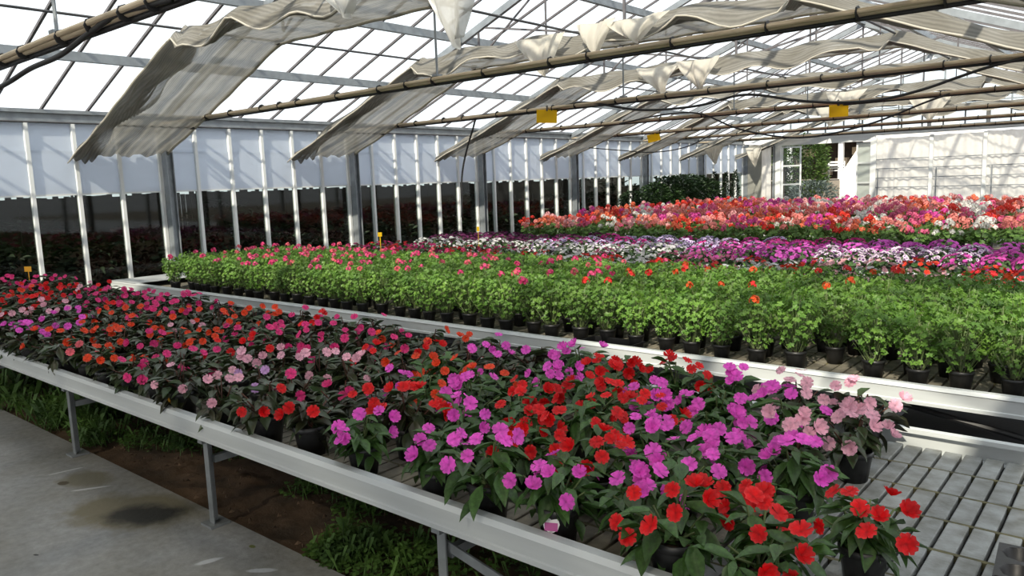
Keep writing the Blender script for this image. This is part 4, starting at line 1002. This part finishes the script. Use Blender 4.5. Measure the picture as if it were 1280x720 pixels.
# ================================================================== OUTSIDE: THE SHADED NURSERY ALONG THE SIDE WALL
net = empty('darkening_net', (-11.3, 0, 0)); tag(net, 'unseen low black net added to darken the nursery rows outside the glass', 'canopy')  # unseen cover, added so the plants behind the glass stay dark
inst('net', MB().box(-19, 0, -8, 40, 1.74, 1.75).mesh('net', 'net'), net)
for y in range(-6, 40, 4):
    for x in (-.1, -8, -15.9): inst('post', MB().box(x - .03, x + .03, y - .03, y + .03, -.05, 1.74).mesh('post', 'fence'), net)
g = inst('nursery_ground', MB().box(-28, -10.74, -9, 42, -.06, -.03).mesh('nursery_ground', 'soil')); tag(g, 'dark earth of the shaded nursery outside', kind='structure')
NB = [bush_variant(700, 'leaf_dark', 260, .42, .85, .12), bush_variant(701, 'leaf_dark', 260, .5, 1.05, .14), bush_variant(702, 'leaf_red', 260, .45, .7, .12)]
rg = random.Random(61)
for r_, x in enumerate((-11.9, -13.4, -15.2, -17.5)):
    y = -1.0; nn_ = 0
    while y < 24 + 5 * r_:
        nn_ += 1
        red = rg.random() < (.15 if y < 5 else .55) and r_ > 0
        k = 2 if red else rg.randrange(2)
        e = empty('nursery_shrub', (x + rg.uniform(-.25, .25), y, -.04), rg.uniform(0, 6), rg.uniform(.85, 1.1) * (1.0, 1.12, 1.35, 1.45)[r_])
        tag(e, '%s shrub beyond the side glass, %s along in %s nursery row' % ('dark reddish' if red else 'dark green', ordn(nn_), ordn(r_ + 1)), 'shrub', '%s nursery shrubs outside the glass' % ('reddish' if red else 'dark green'))
        inst('foliage', NB[k], e, kind='stuff'); inst('stem', trunkm, e, T(0, 0, -.25))
        y += rg.uniform(.9, 1.4) * (1 if r_ < 2 else 1.3)
fe = empty('board_fence', (-27.4, 0, 0)); tag(fe, 'dark board fence far beyond the nursery rows', 'fence')
bm_ = MB().box(-.015, .015, 0, .17, -.05, 1.62).mesh('board', 'fence')
y = -4
while y < 44: inst('board', bm_, fe, T(0, y, rnd.uniform(-.05, .08))); y += .168 if rnd.random() < .93 else .19
# ================================================================== OUTSIDE: THE YARD SEEN THROUGH THE DOORWAY
TR = bush_variant(800, 'leaf_tree', 4200, 1.0, 2.5, .15)
e = empty('garden_tree', (-11.5, 31.4, 0)); tag(e, 'leafy green tree just outside the doorway', 'tree')
inst('trunk', MB().tube([(0, 0, 0), (.04, 0, 1.2), (0, 0, 2.2)], [.09, .07, .04], 8).mesh('trunk', 'bark', True), e)
inst('crown', TR, e, T(.25, 0, .55), kind='stuff')
SV = bush_variant(801, 'leaf_silver', 1500, .85, 1.25, .13, 0, True)
e = empty('silvery_shrub', (-10.0, 29.2, 0)); tag(e, 'low silvery blue shrub outside the doorway', 'shrub'); inst('foliage', SV, e, T(0, 0, -.05), kind='stuff'); inst('stem', trunkm, e, T(0, 0, -.3))
g = inst('yard_terrace', MB().box(-24, -9.6, 35.6, 52, -.05, 1.15).mesh('yard_terrace', 'paving')); tag(g, 'raised paved terrace across the yard', kind='structure')
e = empty('yard_building', (-15, 46, 1.15)); tag(e, 'dark brown open shed with white posts across the yard', 'building')
inst('wall', MB().box(-8, 8, 0, .3, 0, 2.2).mesh('wall', 'brown_wall'), e)
inst('roof', MB().box(-8.5, 8.5, -3.4, .5, 2.0, 2.2).mesh('roof', 'white_paint'), e)
for x in (-4, -1, 1.75, 4.6): inst('post', MB().box(x - .12, x + .12, -3.2, -2.96, 0, 2.0).mesh('post', 'white_paint'), e)
for k in range(9): inst('crate', MB().box(-3 + .9 * k, -2.35 + .9 * k, -.4, 0, .2 + .55 * (k % 3), .6 + .55 * (k % 3)).mesh('crate', 'cane'), e)
# a white wall beside the shed, its top shaped to a slanting shadow edge
wy = [(-10.22, -.05), (-6, -.05), (-6, 3.3), (-9.0, 3.15), (-9.55, 2.45), (-10.0, 1.75), (-10.22, 1.3)]
g = inst('yard_wall', MB().add([(x, 33, z) for x, z in wy] + [(x, 33.2, z) for x, z in wy], [tuple(range(7)), tuple(reversed(range(7, 14)))] + [(k, k + 7, (k + 1) % 7 + 7, (k + 1) % 7) for k in range(7)]).mesh('yard_wall', 'plaster')); tag(g, 'sunlit white wall cut off along a slanting shadow edge outside the doorway', kind='structure')
e = empty('garden_chair', (-11.45, 36.2, 1.15)); tag(e, 'white slatted garden chair outside the doorway', 'chair')
for sx in (-.34, .34):
    for sy in (-.25, .25): inst('leg', MB().box(sx - .03, sx + .03, sy - .03, sy + .03, 0, .42 if sy < 0 else .85).mesh('leg', 'white_paint'), e)
inst('seat', MB().box(-.38, .38, -.3, .3, .42, .46).mesh('seat', 'white_paint'), e)
for k in range(3): inst('slat', MB().box(-.34, .34, .22, .25, .52 + .13 * k, .60 + .13 * k).mesh('slat', 'white_paint'), e)
e = empty('planter_trough', (-8.2, 26.0, 0)); tag(e, 'terracotta trough on the paving just outside the doorway', 'trough')
inst('body', MB().box(-.55, .55, -.18, .18, -.05, .42).mesh('body', 'terracotta'), e); inst('rim', MB().box(-.6, .6, -.22, .22, .42, .5).mesh('rim', 'terracotta'), e)
